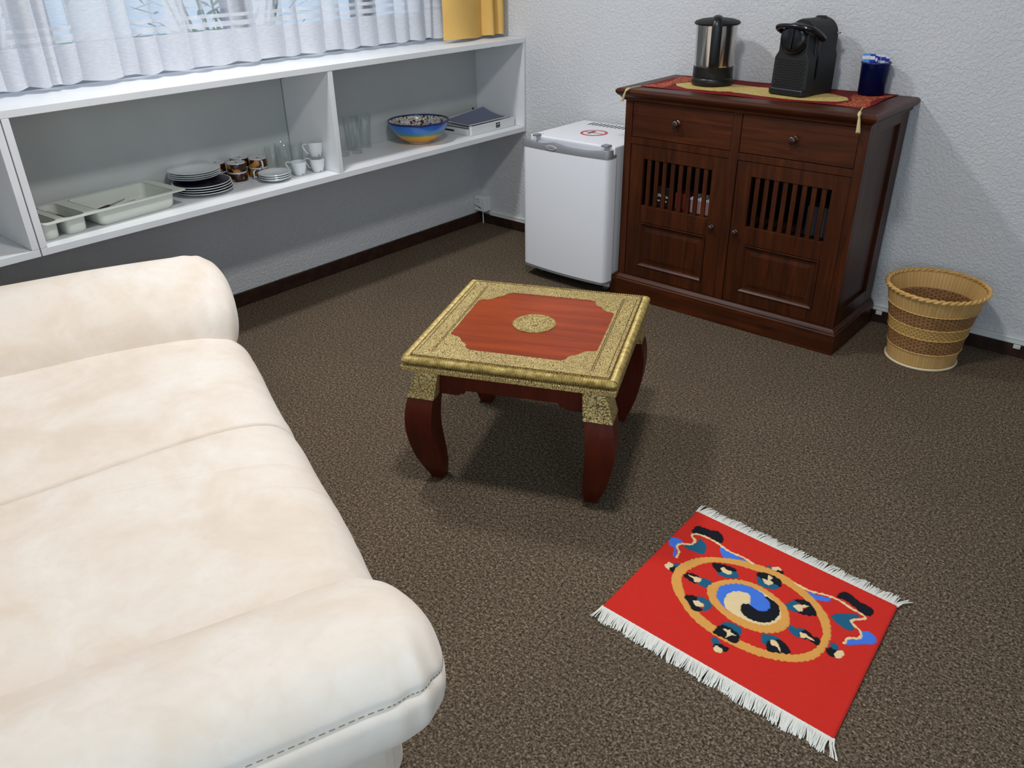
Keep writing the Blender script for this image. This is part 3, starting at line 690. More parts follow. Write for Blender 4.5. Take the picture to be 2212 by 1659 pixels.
for x, lab in ((2.389, 'small white cable clip on the skirting between cabinet and wicker basket'), (2.93, 'small white cable clip on the skirting right of the wicker basket')):
    c = thing('cable_clip', lab, 'clip', (x, -0.014, 0.038), 0, 'clips under the trunking')
    m = MB(); m.box(-0.013, 0.013, -0.006, 0.0, 0.0, 0.017); m.build('clip_body', 'trunk', c, 0.002)
    m = MB(); m.tube([(0.006, -0.0068, 0.008), (0.006, -0.0058, 0.008)], 0.002, 8); m.build('nail', 'silver', c)

# ------------------------------------------------------------------ small fridge
fx, fy = 1.023, -0.03
fg = thing('mini_fridge', 'small white fridge with silver handle band between shelf and cabinet', 'fridge', (fx, fy, 0.0))
m = MB(); m.box(-0.245, 0.243, -0.432, 0.0, 0.022, 0.69); m.build('fridge_body', 'fridge', fg, 0.006, 3)
def arc_y(t):     # bowed door front, t in 0..1 from left to right
    e = 0.0
    for d in (t, 1 - t):
        if d < 0.05: e = max(e, 0.022 * (1 - math.sqrt(max(0, 1 - (1 - d / 0.05) ** 2))))
    return -0.497 - 0.016 * (1 - (2 * t - 1) ** 2) + e
DX0, DX1 = -0.243, 0.258
def door_loop(n=48): return [(DX0 + (DX1 - DX0) * k / n, arc_y(k / n)) for k in range(n + 1)]
lp = door_loop()
m = MB(); m.prism([(DX0, -0.4375)] + lp + [(DX1, -0.4375)], 0.068, 0.648, smooth=True)
dr = m.build('door', 'fridge', fg)
m = MB(); m.prism([(DX0 - 0.001, -0.437)] + [(x, y - 0.0012) for x, y in lp] + [(DX1 + 0.001, -0.437)], 0.056, 0.068); m.build('lower_trim', 'silver', dr)
def band_top(t):
    return 0.69 - 0.0135 * math.sin(PI * min(1, t / 0.40)) ** 1.2 * (t < 0.40) - (0.0125 * math.sin(PI * min(1, max(0, (t - 0.40) / 0.56))) ** 1.1 if t >= 0.40 else 0) - 0.004 * t
n = 64
ts = [k / n for k in range(n + 1)]
m = MB()
rows = [[(DX0 - 0.0015 + (DX1 - DX0 + 0.003) * t, arc_y(t) - 0.0015, 0.648) for t in ts],
        [(DX0 - 0.0015 + (DX1 - DX0 + 0.003) * t, arc_y(t) - 0.0015, band_top(t) - 0.002) for t in ts],
        [(DX0 - 0.0015 + (DX1 - DX0 + 0.003) * t, arc_y(t) + 0.0005, band_top(t)) for t in ts],
        [(DX0 + (DX1 - DX0) * t, min(arc_y(t) + 0.011, -0.4385), band_top(t)) for t in ts],
        [(DX0 + (DX1 - DX0) * t, min(arc_y(t) + 0.013, -0.4382), 0.662) for t in ts],
        [(DX0 + (DX1 - DX0) * t, -0.438, 0.662) for t in ts], [(DX0 + (DX1 - DX0) * t, -0.438, 0.648) for t in ts]]
m.grid(lambda i, j: rows[i][j], 7, n + 1)
m.f.append(tuple(i * (n + 1) for i in range(7))); m.sm.append(False)
m.f.append(tuple(i * (n + 1) + n for i in range(7))); m.sm.append(False)
hb = m.build('handle_band', 'silver', dr)
m = MB(); m.grid(lambda i, j: (DX0 + 0.06 + 0.38 * j / 20, -0.4395 - 0.012 * i / 4, 0.6625 + 0.016 * (1 - i / 4)), 5, 21); m.build('grip_pocket', 'silver2', dr)
m = MB(); m.add([(0.034 * math.cos(2 * PI * k / 36) - 0.055, -0.0, 0.0125 * math.sin(2 * PI * k / 36)) for k in range(36)] + [(0.030 * math.cos(2 * PI * k / 36) - 0.055, -0.004, 0.010 * math.sin(2 * PI * k / 36)) for k in range(36)],
    [(k, (k + 1) % 36, 36 + (k + 1) % 36, 36 + k) for k in range(36)] + [tuple(range(36, 72))], True)
bd = m.build('badge', 'silver2', dr); bd.location = (0, -0.514, 0.664)
m = MB(); m.box(-0.071, -0.039, -0.0044, -0.0039, -0.0025, 0.0025); m.build('badge_lettering', 'silver', dr).location = (0, -0.514, 0.664)
for x, w in ((-0.195, 0.03), (0.205, 0.038)):
    m = MB(); m.box(x - w / 2, x + w / 2, -0.462, -0.425, 0.69, 0.699); m.build('hinge_cap', 'silver', fg, 0.004)
for x, y in ((-0.20, -0.39), (0.175, -0.405), (0.20, -0.405)):
    m = MB(); m.lathe([(0, 0), (0.003, 0), (0.003, 0.001), (0, 0.001)], 12); o = m.build('screw', 'darkgrey', fg); o.location = (x, y, 0.6898)
for k in range(17):
    x = -0.16 + k * 0.0225
    m = MB(); m.prism([(x, -0.088), (x + 0.009, -0.088), (x + 0.009 + 0.0, -0.03), (x, -0.03)], 0.6896, 0.6908); m.build('vent_slot', 'gapdark', fg)
m = MB(); R0, R1 = 0.066, 0.054
m.add([(R0 * math.cos(2 * PI * k / 48), R0 * math.sin(2 * PI * k / 48), 0) for k in range(48)] + [(R1 * math.cos(2 * PI * k / 48), R1 * math.sin(2 * PI * k / 48), 0) for k in range(48)], [(k, (k + 1) % 48, 48 + (k + 1) % 48, 48 + k) for k in range(48)])
m.box(-0.05, 0.05, -0.004, 0.004, -0.0002, 0.0003)
st = m.build('warning_sticker', 'redink', fg); st.location = (-0.013, -0.235, 0.6909); st['label'] = 'round red prohibition sticker'
m = MB(); m.add([(0.05 * math.cos(2 * PI * k / 40), 0.05 * math.sin(2 * PI * k / 40), -0.0003) for k in range(40)], [tuple(range(40))]); m.build('sticker_field', 'stickerwhite', st)
m = MB(); m.box(-0.026, -0.006, 0.006, 0.03, 0.0001, 0.0004); m.box(-0.021, -0.016, -0.03, 0.006, 0.0001, 0.0004); m.box(-0.014, -0.009, -0.03, 0.006, 0.0001, 0.0004); m.build('pictogram', 'darkgrey', st)
for x, y in ((-0.2, -0.39), (0.2, -0.39), (-0.2, -0.05), (0.2, -0.05)):
    m = MB(); m.lathe([(0, 0), (0.017, 0), (0.019, 0.005), (0.014, 0.009), (0.012, 0.022), (0, 0.022)], 20); o = m.build('foot', 'silver', fg); o.location = (x, y, 0)

# ------------------------------------------------------------------ teak cabinet
cx0 = 1.818
cab = thing('wooden_cabinet', 'dark teak cabinet with two drawers and slatted doors against back wall', 'cabinet', (cx0, -0.02, 0.0))
def loft_rect(mb, x0, x1, y0, y1, prof, back=True):
    """stacked rectangles offset outwards by prof=(offset, z); the back edge stays put"""
    o = len(mb.v)
    for off, z in prof: mb.v += [(x0 - off, y0 - off, z), (x1 + off, y0 - off, z), (x1 + off, y1, z), (x0 - off, y1, z)]
    k = len(prof)
    for a in range(k - 1):
        for i in range(4):
            j = (i + 1) % 4; mb.f.append((o + a * 4 + i, o + a * 4 + j, o + a * 4 + 4 + j, o + a * 4 + 4 + i)); mb.sm.append(False)
    mb.f.append((o + 3, o + 2, o + 1, o)); mb.f.append((o + 4 * k - 4, o + 4 * k - 3, o + 4 * k - 2, o + 4 * k - 1)); mb.sm += [False, False]
X = lambda x: x - cx0
Yc = lambda y: y + 0.02
m = MB(); loft_rect(m, X(1.288), X(2.346), Yc(-0.457), 0.016, [(-0.004, 0.896), (0.0, 0.897), (0.003, 0.908), (0.009, 0.914), (0.0155, 0.919), (0.0205, 0.926), (0.0225, 0.932), (0.0215, 0.938), (0.016, 0.9425), (0.010, 0.945)])
m.build('cabinet_top', 'wood_h', cab, 0.001)
m = MB(); loft_rect(m, X(1.2735), X(2.361), Yc(-0.4635), 0.0, [(0.0, 0.0), (0.0, 0.086), (-0.004, 0.089), (-0.005, 0.095), (-0.011, 0.100), (-0.016, 0.106), (-0.019, 0.108)])
m.build('plinth', 'wood_h', cab, 0.001)
YF = Yc(-0.443); YB = 0.0
# sides: frame with sunk panel
for sx, xo in ((-1, X(1.3)), (1, X(2.342))):
    m = MB(); x0, x1 = (xo, xo + 0.022) if sx < 0 else (xo - 0.022, xo)
    m.box(x0, x1, YF + 0.0235, YF + 0.075, 0.1085, 0.8955); m.box(x0, x1, YB - 0.085, YB, 0.1085, 0.8955)
    m.box(x0, x1, YF + 0.0755, YB - 0.0855, 0.862, 0.8955); m.box(x0, x1, YF + 0.0755, YB - 0.0855, 0.1085, 0.168)
    sp = m.build('side_panel', 'wood_v', cab, 0.0015)
    m = MB(); p0, p1 = (x0 + 0.013, x0 + 0.02) if sx < 0 else (x1 - 0.02, x1 - 0.013); m.box(p0, p1, YF + 0.0755, YB - 0.0855, 0.1685, 0.8615); m.build('sunk_panel', 'wood_v', sp)
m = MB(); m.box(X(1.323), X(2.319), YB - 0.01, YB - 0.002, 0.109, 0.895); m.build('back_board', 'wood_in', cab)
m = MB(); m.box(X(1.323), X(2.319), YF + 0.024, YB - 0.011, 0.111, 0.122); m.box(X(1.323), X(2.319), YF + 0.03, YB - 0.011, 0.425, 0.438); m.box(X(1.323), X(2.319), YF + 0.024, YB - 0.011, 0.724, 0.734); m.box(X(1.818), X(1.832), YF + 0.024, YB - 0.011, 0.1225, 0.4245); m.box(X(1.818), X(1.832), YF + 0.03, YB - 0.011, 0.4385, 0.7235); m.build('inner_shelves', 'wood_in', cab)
m = MB(); 
m.box(X(1.3), X(1.3355), YF, YF + 0.023, 0.1085, 0.8955); m.box(X(2.3065), X(2.342), YF, YF + 0.023, 0.1085, 0.8955); m.box(X(1.8075), X(1.8455), YF, YF + 0.023, 0.1085, 0.8955)
m.box(X(1.3357), X(1.8073), YF, YF + 0.023, 0.7145, 0.7425); m.box(X(1.8457), X(2.3063), YF, YF + 0.023, 0.7145, 0.7425)
m.box(X(1.3357), X(1.8073), YF + 0.001, YF + 0.023, 0.8935, 0.8955); m.box(X(1.8457), X(2.3063), YF + 0.001, YF + 0.023, 0.8935, 0.8955)
m.build('face_frame', 'wood_v', cab, 0.0012)
def knob(parent, x, z, r, y):
    m = MB(); m.lathe([(0, 0), (r * 0.75, 0), (r * 0.8, r * 0.2), (r * 0.45, r * 0.45), (r * 0.5, r * 0.8), (r * 0.95, r * 1.1), (r, r * 1.4), (r * 0.8, r * 1.75), (r * 0.4, r * 1.9), (0, r * 1.93)], 28)
    o = m.build('knob', 'knob', parent); o.rotation_euler = (PI / 2, 0, 0); o.location = (x, y, z); return o
for x0, x1, kx, kz, lab in ((1.3375, 1.8055, 1.56, 0.823, 0), (1.8475, 2.3045, 2.068, 0.822, 1)):
    m = MB(); m.box(X(x0), X(x1), YF + 0.002, YF + 0.02, 0.7445, 0.8925); d = m.build('drawer', 'wood_h', cab, 0.002); knob(d, X(kx), kz, 0.0165, YF + 0.002)
for x0, x1, s0, s1, kx in ((1.3375, 1.8055, 1.403, 1.737, 1.762), (1.8475, 2.3045, 1.912, 2.241, 1.8725)):
    a, b, c, d = X(x0), X(x1), X(s0), X(s1); y0, y1 = YF + 0.0035, YF + 0.021
    m = MB(); m.box(a, c, y0, y1, 0.1095, 0.7125); m.box(d, b, y0, y1, 0.1095, 0.7125)
    m.box(c + 1e-4, d - 1e-4, y0, y1, 0.655, 0.7125); m.box(c + 1e-4, d - 1e-4, y0, y1, 0.372, 0.449); m.box(c + 1e-4, d - 1e-4, y0, y1, 0.1095, 0.163)
    do = m.build('door', 'wood_v', cab, 0.0018)
    m = MB(); 
    for k in range(8):
        px = c + (d - c) * (k + 0.72) / 8.45; m.box(px - 0.0098, px + 0.0098, y0 + 0.004, y0 + 0.013, 0.4492, 0.6548)
    m.build('slats', 'wood_v', do, 0.0012)
    # lower panel: moulding, sunk ground and raised field
    m = MB(); P0, P1, Q0, Q1 = c + 2e-4, d - 2e-4, 0.1632, 0.3718
    loops = [(0, y0 - 0.0032), (0.004, y0 - 0.0045), (0.010, y0 + 0.001), (0.014, y0 + 0.007), (0.026, y0 + 0.007), (0.042, y0 + 0.0035)]
    o = len(m.v)
    for off, yy in loops: m.v += [(P0 + off, yy, Q0 + off), (P1 - off, yy, Q0 + off), (P1 - off, yy, Q1 - off), (P0 + off, yy, Q1 - off)]
    for q in range(len(loops) - 1):
        for i in range(4): m.f.append((o + q * 4 + i, o + q * 4 + (i + 1) % 4, o + q * 4 + 4 + (i + 1) % 4, o + q * 4 + 4 + i)); m.sm.append(False)
    q = len(loops) - 1; m.f.append((o + q * 4, o + q * 4 + 1, o + q * 4 + 2, o + q * 4 + 3)); m.sm.append(False)
    m.build('raised_panel', 'wood_v', do)
    knob(do, X(kx), 0.418, 0.0125, y0)
# things behind the slats
SZ = 0.4385
def store_box(name, label, mat, x0, x1, y0, y1, z0, h, lid=None, marks=None, bev=0.002):
    t = thing(name, label, 'box', ((x0 + x1) / 2, (y0 + y1) / 2, z0), 0); w, dd = (x1 - x0) / 2, (y1 - y0) / 2
    m = MB(); m.box(-w, w, -dd, dd, 0, h); m.build('box_body', mat, t, bev)
    if lid: m = MB(); m.box(-w - 0.0015, w + 0.0015, -dd - 0.0015, dd + 0.0015, h + 0.0005, h + 0.012); m.build('lid', lid, t, bev)
    if marks:
        for (a, b, c, d) in marks:
            q = MB(); q.box(a, b, -dd - 0.0012, -dd - 0.0002, c, d); q.build('printed_mark', 'stickerwhite', t)
    return t
store_box('gift_bag', 'dark brown bag with white printing behind left slatted door', 'bagdark', 1.43, 1.515, -0.37, -0.31, SZ, 0.085, None, [(-0.028, -0.022, 0.042, 0.056), (-0.019, -0.014, 0.044, 0.056), (-0.012, -0.008, 0.042, 0.054), (0.012, 0.016, 0.042, 0.054), (0.017, 0.026, 0.040, 0.048), (-0.026, -0.014, 0.022, 0.028), (0.012, 0.022, 0.022, 0.028)])['category'] = 'bag'
store_box('storage_box', 'deep red box in the middle behind the left slatted door', 'boxred', 1.53, 1.6, -0.36, -0.29, SZ, 0.07)
store_box('storage_box', 'white and pink box at the right behind the left slatted door', 'boxpink', 1.615, 1.71, -0.375, -0.29, SZ, 0.055, 'stickerwhite')
store_box('storage_box', 'dull grey box behind the right slatted door', 'boxgrey', 2.13, 2.24, -0.36, -0.27, SZ, 0.12)

# ------------------------------------------------------------------ runner on the cabinet
ZT = 0.9452
rn = thing('table_runner', 'red and yellow silk runner with tassels lying on the dark cabinet', 'runner', (1.81, -0.2, ZT))
W0, W1, Y0, Y1 = -0.473, 0.472, -0.196, 0.188
def wave(x, y): return 0.0016 + 0.0016 * math.sin(17 * x + 3 * y) * math.sin(9 * y + 2 * x) 
def runner_xy(u, v):
    x = W0 + (W1 - W0) * u; y = Y0 + (Y1 - Y0) * v
    y += (1 - v) * (0.020 * math.sin(3.1 * u * PI) * 0.4 + 0.03 * u - 0.006)
    x += 0.004 * math.sin(7 * v)
    return x, y
m = MB()
nu, nv = 90, 36
m.grid(lambda i, j: (lambda p: (p[0], p[1], wave(*p)))(runner_xy(i / (nu - 1), j / (nv - 1))), nu, nv)
m.build('runner_cloth', 'runner_red', rn, solid=0.0012)
def patch(name, mat, uvpts, dz):
    bm = bmesh.new(); pts = []
    for u, v in uvpts: pts.append(runner_xy(u, v))
    m = MB(); n = len(pts); cxm = sum(p[0] for p in pts) / n; cym = sum(p[1] for p in pts) / n
    rings = 8; o = len(m.v)
    for r in range(rings + 1):
        k = r / rings
        for x, y in pts:
            X_, Y_ = cxm + (x - cxm) * k, cym + (y - cym) * k; m.v.append((X_, Y_, wave(X_, Y_) + dz))
    for r in range(rings):
        for i in range(n):
            j = (i + 1) % n; m.f.append((o + r * n + i, o + r * n + j, o + (r + 1) * n + j, o + (r + 1) * n + i)); m.sm.append(True)
    bm.free(); return m.build(name, mat, rn)
patch('yellow_centre', 'runner_yellow', [(0.095, 0.36), (0.13, 0.52), (0.2, 0.62), (0.32, 0.68), (0.45, 0.66), (0.56, 0.68), (0.68, 0.7), (0.79, 0.66), (0.86, 0.52), (0.885, 0.36), (0.86, 0.2), (0.79, 0.1), (0.68, 0.09), (0.56, 0.14), (0.45, 0.17), (0.32, 0.14), (0.2, 0.13), (0.13, 0.22)], 0.0012)
patch('brocade_corner', 'runner_corner', [(0.004, 0.02), (0.11, 0.02), (0.1, 0.2), (0.085, 0.36), (0.12, 0.55), (0.14, 0.8), (0.004, 0.9)], 0.0010)
patch('brocade_corner', 'runner_corner', [(0.996, 0.02), (0.88, 0.02), (0.89, 0.2), (0.9, 0.36), (0.87, 0.55), (0.85, 0.8), (0.996, 0.9)], 0.0010)
def tassel(pts, r):
    m = MB(); P = catmull(pts, 6); L = len(P)
    rr = [r * (0.35 if k < L * 0.3 else (0.95 if abs(k - L * 0.36) < 2 else 0.55 + 0.6 * max(0, (k / L - 0.45) / 0.55))) for k in range(L)]
    m.tube(P, rr, 10)
    e = P[-1]
    for k in range(9):
        a = 2 * PI * k / 9; m.tube([P[int(L * 0.6)] + Vector((math.cos(a), math.sin(a), 0)) * r * 0.6, e + Vector((math.cos(a) * r * 1.15, math.sin(a) * r * 1.0 - 0.001, -0.004))], 0.0007, 4)
    m.build('tassel', 'tassel', rn)
tassel([(0.466, -0.17, 0.003), (0.478, -0.22, 0.004), (0.497, -0.288, 0.001), (0.501, -0.2925, -0.015), (0.503, -0.291, -0.035), (0.505, -0.29, -0.058)], 0.0065)
tassel([(-0.466, -0.2, 0.003), (-0.472, -0.24, 0.004), (-0.48, -0.287, -0.002), (-0.487, -0.2925, -0.018), (-0.493, -0.291, -0.032), (-0.499, -0.29, -0.046)], 0.0055)
ZR = ZT + 0.0052

# ------------------------------------------------------------------ kettle
kt = thing('electric_kettle', 'steel electric kettle with black handle, lid and base on the runner', 'kettle', (1.563, -0.185, ZR), math.radians(-62))
m = MB(); m.lathe([(0, 0), (0.084, 0), (0.088, 0.004), (0.088, 0.022), (0.085, 0.028), (0.083, 0.03), (0, 0.03)], 56); m.build('power_base', 'black', kt)
m = MB(); m.lathe([(0, 0.0305), (0.0835, 0.0305), (0.084, 0.034), (0.0835, 0.072), (0.0815, 0.0735), (0, 0.0735)], 56); m.build('body_foot', 'black', kt)
m = MB(); m.lathe([(0, 0.074), (0.0805, 0.074), (0.0815, 0.08), (0.0850, 0.23), (0.0855, 0.2335), (0.08, 0.2338), (0, 0.2338)], 64); m.build('steel_body', 'steel', kt)
m = MB(); m.lathe([(0, 0.234), (0.088, 0.2342), (0.0935, 0.238), (0.0945, 0.242), (0.088, 0.249), (0.066, 0.2555), (0.03, 0.26), (0, 0.261)], 64); m.build('lid', 'blackmat', kt)
m = MB()
hp = catmull([(0.03, 0, 0.258), (0.07, 0, 0.264), (0.1, 0, 0.258), (0.114, 0, 0.235), (0.116, 0, 0.19), (0.112, 0, 0.13), (0.104, 0, 0.085), (0.088, 0, 0.06)], 6)
m.tube(hp, [0.021] * len(hp), 14, squash=0.55); m.build('handle', 'black', kt)
m = MB(); m.tube(catmull([(-0.06, -0.06, 0.008), (-0.1, -0.075, 0.03), (-0.125, -0.07, 0.034), (-0.135, -0.05, 0.012), (-0.12, -0.02, 0.004), (-0.09, 0.02, 0.004)], 8), 0.0033, 8)
kc = m.build('power_cord', 'cord', kt)
m = MB(); m.tube([(0.1165, 0, 0.255), (0.1185, 0.0, 0.25)], 0.004, 10); m.build('lid_button', 'blackgloss', kt)

# ------------------------------------------------------------------ capsule coffee machine
ang = -math.atan2(0.194, 0.981)
cm = thing('coffee_machine', 'black capsule coffee machine standing between kettle and pen cup', 'coffee machine', (1.858 + 0.0825 * 0.981 + 0.01 * 0.194, -0.263 - 0.0825 * 0.194 + 0.01 * 0.981, ZR), ang)
def section(hw, zs, hn, zn, zc, n=18):
    L = [(-hw, 0.0), (-hw * 0.985, zs), (-hn, zn)]
    arc = [(hn * math.cos(PI - PI * k / n), zc + hn * math.sin(PI - PI * k / n)) for k in range(n + 1)]
    return L + arc + [(hn, zn), (hw * 0.985, zs), (hw, 0.0)]
m = MB(); m.prism(section(0.076, 0.14, 0.067, 0.16, 0.206), 0.048, 0.188, 'y', True)
o = m.build('machine_body', 'blackmat', cm, 0.004)
fs = [(-0.08, 0.004), (-0.08, 0.012), (-0.077, 0.135), (-0.063, 0.158), (-0.063, 0.21)]
arc = [(0.063 * math.cos(PI - PI * k / 18), 0.21 + 0.05 * math.sin(PI - PI * k / 18)) for k in range(19)]
m = MB(); m.prism(fs[:4] + arc + [(-x, z) for x, z in reversed(fs[:4])], -0.004, 0.0475, 'y', True); m.build('front_shell', 'blackmat', cm, 0.004)
m = MB(); m.prism(rrect(0, 0.012, 0.082, 0.034, 0.018), 0.0, 0.026); m.build('drip_tray', 'black', cm, 0.006)
m = MB()
for a in range(10):
    for b in range(11):
        x = -0.058 + a * 0.0128 + (b % 2) * 0.0064 - 0.003; z = 0.034 + b * 0.0093
        m.add([(x - 0.005, -0.0042, z - 0.0035), (x + 0.004, -0.0042, z + 0.0005), (x + 0.005, -0.0042, z + 0.0035), (x - 0.004, -0.0042, z - 0.0005), (x, -0.0062, z)], [(0, 1, 4), (1, 2, 4), (2, 3, 4), (3, 0, 4)])
m.build('ribbed_front', 'blackgloss', cm)
m = MB(); m.lathe([(0, 0.024), (0.036, 0.0235), (0.050, 0.020), (0.057, 0.011), (0.058, 0.0), (0, 0.0)], 48); o = m.build('brew_head', 'blackgloss', cm); o.rotation_euler = (PI / 2, 0, 0); o.location = (0.002, -0.003, 0.205)
m = MB(); m.prism([(-0.014, 0.245), (0.014, 0.245), (0.010, 0.2), (0.006, 0.17), (-0.006, 0.17), (-0.010, 0.2)], -0.034, -0.024, 'y'); m.build('spout', 'blackgloss', cm, 0.003)
lv = MB(); LP = catmull([(-0.064, 0.07, 0.205), (-0.078, 0.02, 0.228), (-0.074, -0.012, 0.243), (-0.045, -0.028, 0.25), (0, -0.034, 0.253), (0.045, -0.028, 0.25), (0.074, -0.01, 0.243), (0.082, 0.025, 0.228), (0.079, 0.07, 0.205)], 6)
lv.tube(LP, [0.008 + 0.004 * abs(2 * k / (len(LP) - 1) - 1) for k in range(len(LP))], 12); lvo = lv.build('lever', 'blackgloss', cm)
for p in ((-0.081, -0.004, 0.236), (0.086, 0.066, 0.209), (0.062, -0.03, 0.249)):
    m = MB(); m.lathe([(0, 0.003), (0.003, 0.002), (0.0035, -0.002), (0, -0.003)], 12); q = m.build('chrome_stud', 'chrome', lvo); q.location = p
m = MB(); m.lathe([(0, 0.008), (0.018, 0.007), (0.024, 0.0), (0, 0.0)], 24); q = m.build('tank_cap', 'blackmat', cm); q.location = (0.0, 0.158, 0.2705)
m = MB(); m.box(0.066, 0.078, 0.172, 0.187, 0.215, 0.222); m.build('tank_clip', 'silver', cm, 0.002)
m = MB(); m.box(0.0755, 0.0768, 0.05, 0.06, 0.06, 0.2); m.build('seam', 'blackgloss', cm)

# ------------------------------------------------------------------ pen cup with sachets
pc = thing('pen_cup', 'dark blue clear cup on the right end of the runner', 'cup', (2.195, -0.066, ZR))
m = MB(); m.lathe([(0, 0), (0.048, 0), (0.0495, 0.002), (0.0535, 0.115), (0.0515, 0.115), (0.0475, 0.006), (0, 0.005)], 48); m.build('cup_body', 'cupblue', pc)
m = MB(); m.tube([(0.0535 * math.cos(2 * PI * k / 48), 0.0535 * math.sin(2 * PI * k / 48), 0.1165) for k in range(48)], 0.0034, 10, closed=True); m.build('rim', 'navy', pc)
rnd = random.Random(5)
sp = [(-0.030, -0.020, 'sachet_blue', 'light blue'), (-0.018, -0.030, 'sachet_blue', 'pale blue'), (-0.004, -0.033, 'sachet_navy', 'navy blue'), (0.010, -0.028, 'sachet_navy', 'royal blue'), (0.022, -0.018, 'sachet_white', 'white'),
      (0.030, 0.0, 'sachet_white', 'small white'), (-0.012, -0.005, 'sachet_blue', 'sky blue'), (0.006, -0.008, 'sachet_white', 'crumpled white')]
pos = ['leftmost in the blue cup', 'second from the left in the blue cup', 'at the front middle of the blue cup', 'right of the middle in the blue cup', 'at the right front in the blue cup', 'rightmost in the blue cup', 'behind the left ones in the blue cup', 'in the centre of the blue cup']
for k, ((x, y, mt, cl), ps) in enumerate(zip(sp, pos)):
    t = thing('sugar_sachet', '%s paper stick %s' % (cl, ps), 'sachet', (2.195 + x, -0.066 + y, ZR + 0.008), rnd.uniform(-0.5, 0.5), 'paper sticks in the blue cup')
    h = 0.130 + 0.014 * rnd.random(); t.rotation_euler = (-y * 2.2, x * 2.2, t.rotation_euler[2]); m = MB(); w = 0.0085
    m.grid(lambda i, j: ((i - 3) / 3 * w, (0.0025 * math.cos((i - 3) / 3 * 1.5)) * (1 if 0 < j < 9 else 0.2), h * j / 9), 7, 10); m.grid(lambda i, j: ((i - 3) / 3 * w, -(0.0025 * math.cos((i - 3) / 3 * 1.5)) * (1 if 0 < j < 9 else 0.2), h * j / 9), 7, 10)
    m.build('sachet_body', mt, t)
    m = MB(); m.box(-w, w, -0.0032, -0.0026, h * 0.86, h * 0.95); m.build('printed_band', 'sachet_navy' if mt == 'sachet_white' else 'sachet_white', t)

# ------------------------------------------------------------------ wicker basket
bk = thing('wicker_basket', 'round woven wicker waste basket with brown bands by the back wall', 'basket', (2.64, -0.245, 0.0))
def brad(z): return 0.1265 + 0.035 * (z / 0.31) + 0.021 * (z / 0.31) ** 3.2
def band(name, mat, z0, z1, bulge=0.0):
    n = 5; zs = [z0 + (z1 - z0) * k / n for k in range(n + 1)]
    m = MB(); m.lathe([(brad(z) + bulge, z) for z in zs], 72); m.lathe([(brad(z) - 0.007, z) for z in zs], 72)
    return m.build(name, mat, bk, fix=False)
band('bottom_slat_band', 'wick_light', 0.008, 0.07)
band('lower_brown_band', 'wick_dark', 0.069, 0.133, 0.0015)
band('middle_pale_band', 'wick_mid', 0.135, 0.178, 0.002)
band('upper_brown_band', 'wick_dark', 0.18, 0.238, 0.0015)
band('top_slat_band', 'wick_light', 0.238, 0.304)
def braid(name, r, z, thick, turns, mat, n=220):
    m = MB()
    for ph in (0, PI):
        m.tube([((r + thick * 0.6 * math.cos(turns * 2 * PI * k / n + ph)) * math.cos(2 * PI * k / n), (r + thick * 0.6 * math.cos(turns * 2 * PI * k / n + ph)) * math.sin(2 * PI * k / n), z + thick * 0.55 * math.sin(turns * 2 * PI * k / n + ph)) for k in range(n)], thick * 0.75, 7, closed=True)
    return m.build(name, mat, bk)
braid('braided_rim', brad(0.307) - 0.002, 0.307, 0.0072, 22, 'willow')
for z in (0.07, 0.134, 0.179, 0.239): braid('woven_cord', brad(z) + 0.0015, z, 0.0022, 34, 'willow', 200)
m = MB(); m.tube([((brad(0) + 0.004) * math.cos(2 * PI * k / 72), (brad(0) + 0.004) * math.sin(2 * PI * k / 72), 0.005) for k in range(72)], 0.005, 8, closed=True); m.build('base_ring', 'willow_pale', bk)
m = MB(); m.lathe([(0, 0.006), (brad(0) - 0.003, 0.006), (brad(0) - 0.003, 0.012), (0, 0.012)], 60); m.build('base', 'wick_light', bk)

# ------------------------------------------------------------------ brass table
tb = thing('side_table', 'low red-brown wooden table with embossed brass border and curved legs', 'table', (1.848, -1.737, 0.0), math.radians(24.2))
HX, HY = 0.318, 0.322
q = [(0.228, 0.135), (0.222, 0.143), (0.208, 0.147), (0.196, 0.152), (0.186, 0.162), (0.181, 0.174), (0.172, 0.184), (0.162, 0.190), (0.155, 0.2), (0.152, 0.214), (0.146, 0.222), (0.132, 0.228)]
pan = q + [(-x, y) for x, y in reversed(q)] + [(-x, -y) for x, y in q] + [(x, -y) for x, y in reversed(q)]
m = MB(); m.prism(pan, 0.43, 0.4492); m.build('wood_panel', 'tablewood', tb)
bm = bmesh.new(); IN = 0.024
fill_with_holes(bm, [(-HX + IN, -HY + IN), (HX - IN, -HY + IN), (HX - IN, HY - IN), (-HX + IN, HY - IN)], [pan], 0.4505)
ex = bmesh.ops.extrude_face_region(bm, geom=list(bm.faces)); bmesh.ops.translate(bm, verts=[g for g in ex['geom'] if isinstance(g, bmesh.types.BMVert)], vec=(0, 0, -0.012))
bo = bm_obj(bm, 'brass_border', 'brass', tb)
def frame_lines(off, w, z, hxb, hyb):
    m = MB()
    for a, b, c, d in ((-hxb, hxb, -hyb, -hyb + w), (-hxb, hxb, hyb - w, hyb), (-hxb, -hxb + w, -hyb, hyb), (hxb - w, hxb, -hyb, hyb)): m.box(a, b, c, d, z, z + 0.0007)
    return m
frame_lines(0, 0.0022, 0.4503, HX - IN, HY - IN).build('groove_line', 'brassline', bo)
m = MB()
for s in (-1, 1):
    for off in (0.236, 0.241, 0.281): m.box(s * off - 0.0009, s * off + 0.0009, -HY + IN + 0.03, HY - IN - 0.03, 0.4503, 0.4511)
m.build('groove_line', 'brassline', bo)
m = MB(); m.lathe([(0, 0.4496), (0.068, 0.4496), (0.068, 0.4514), (0.063, 0.4520), (0, 0.4520)], 56); me_ = m.build('medallion', 'brassleg', tb)
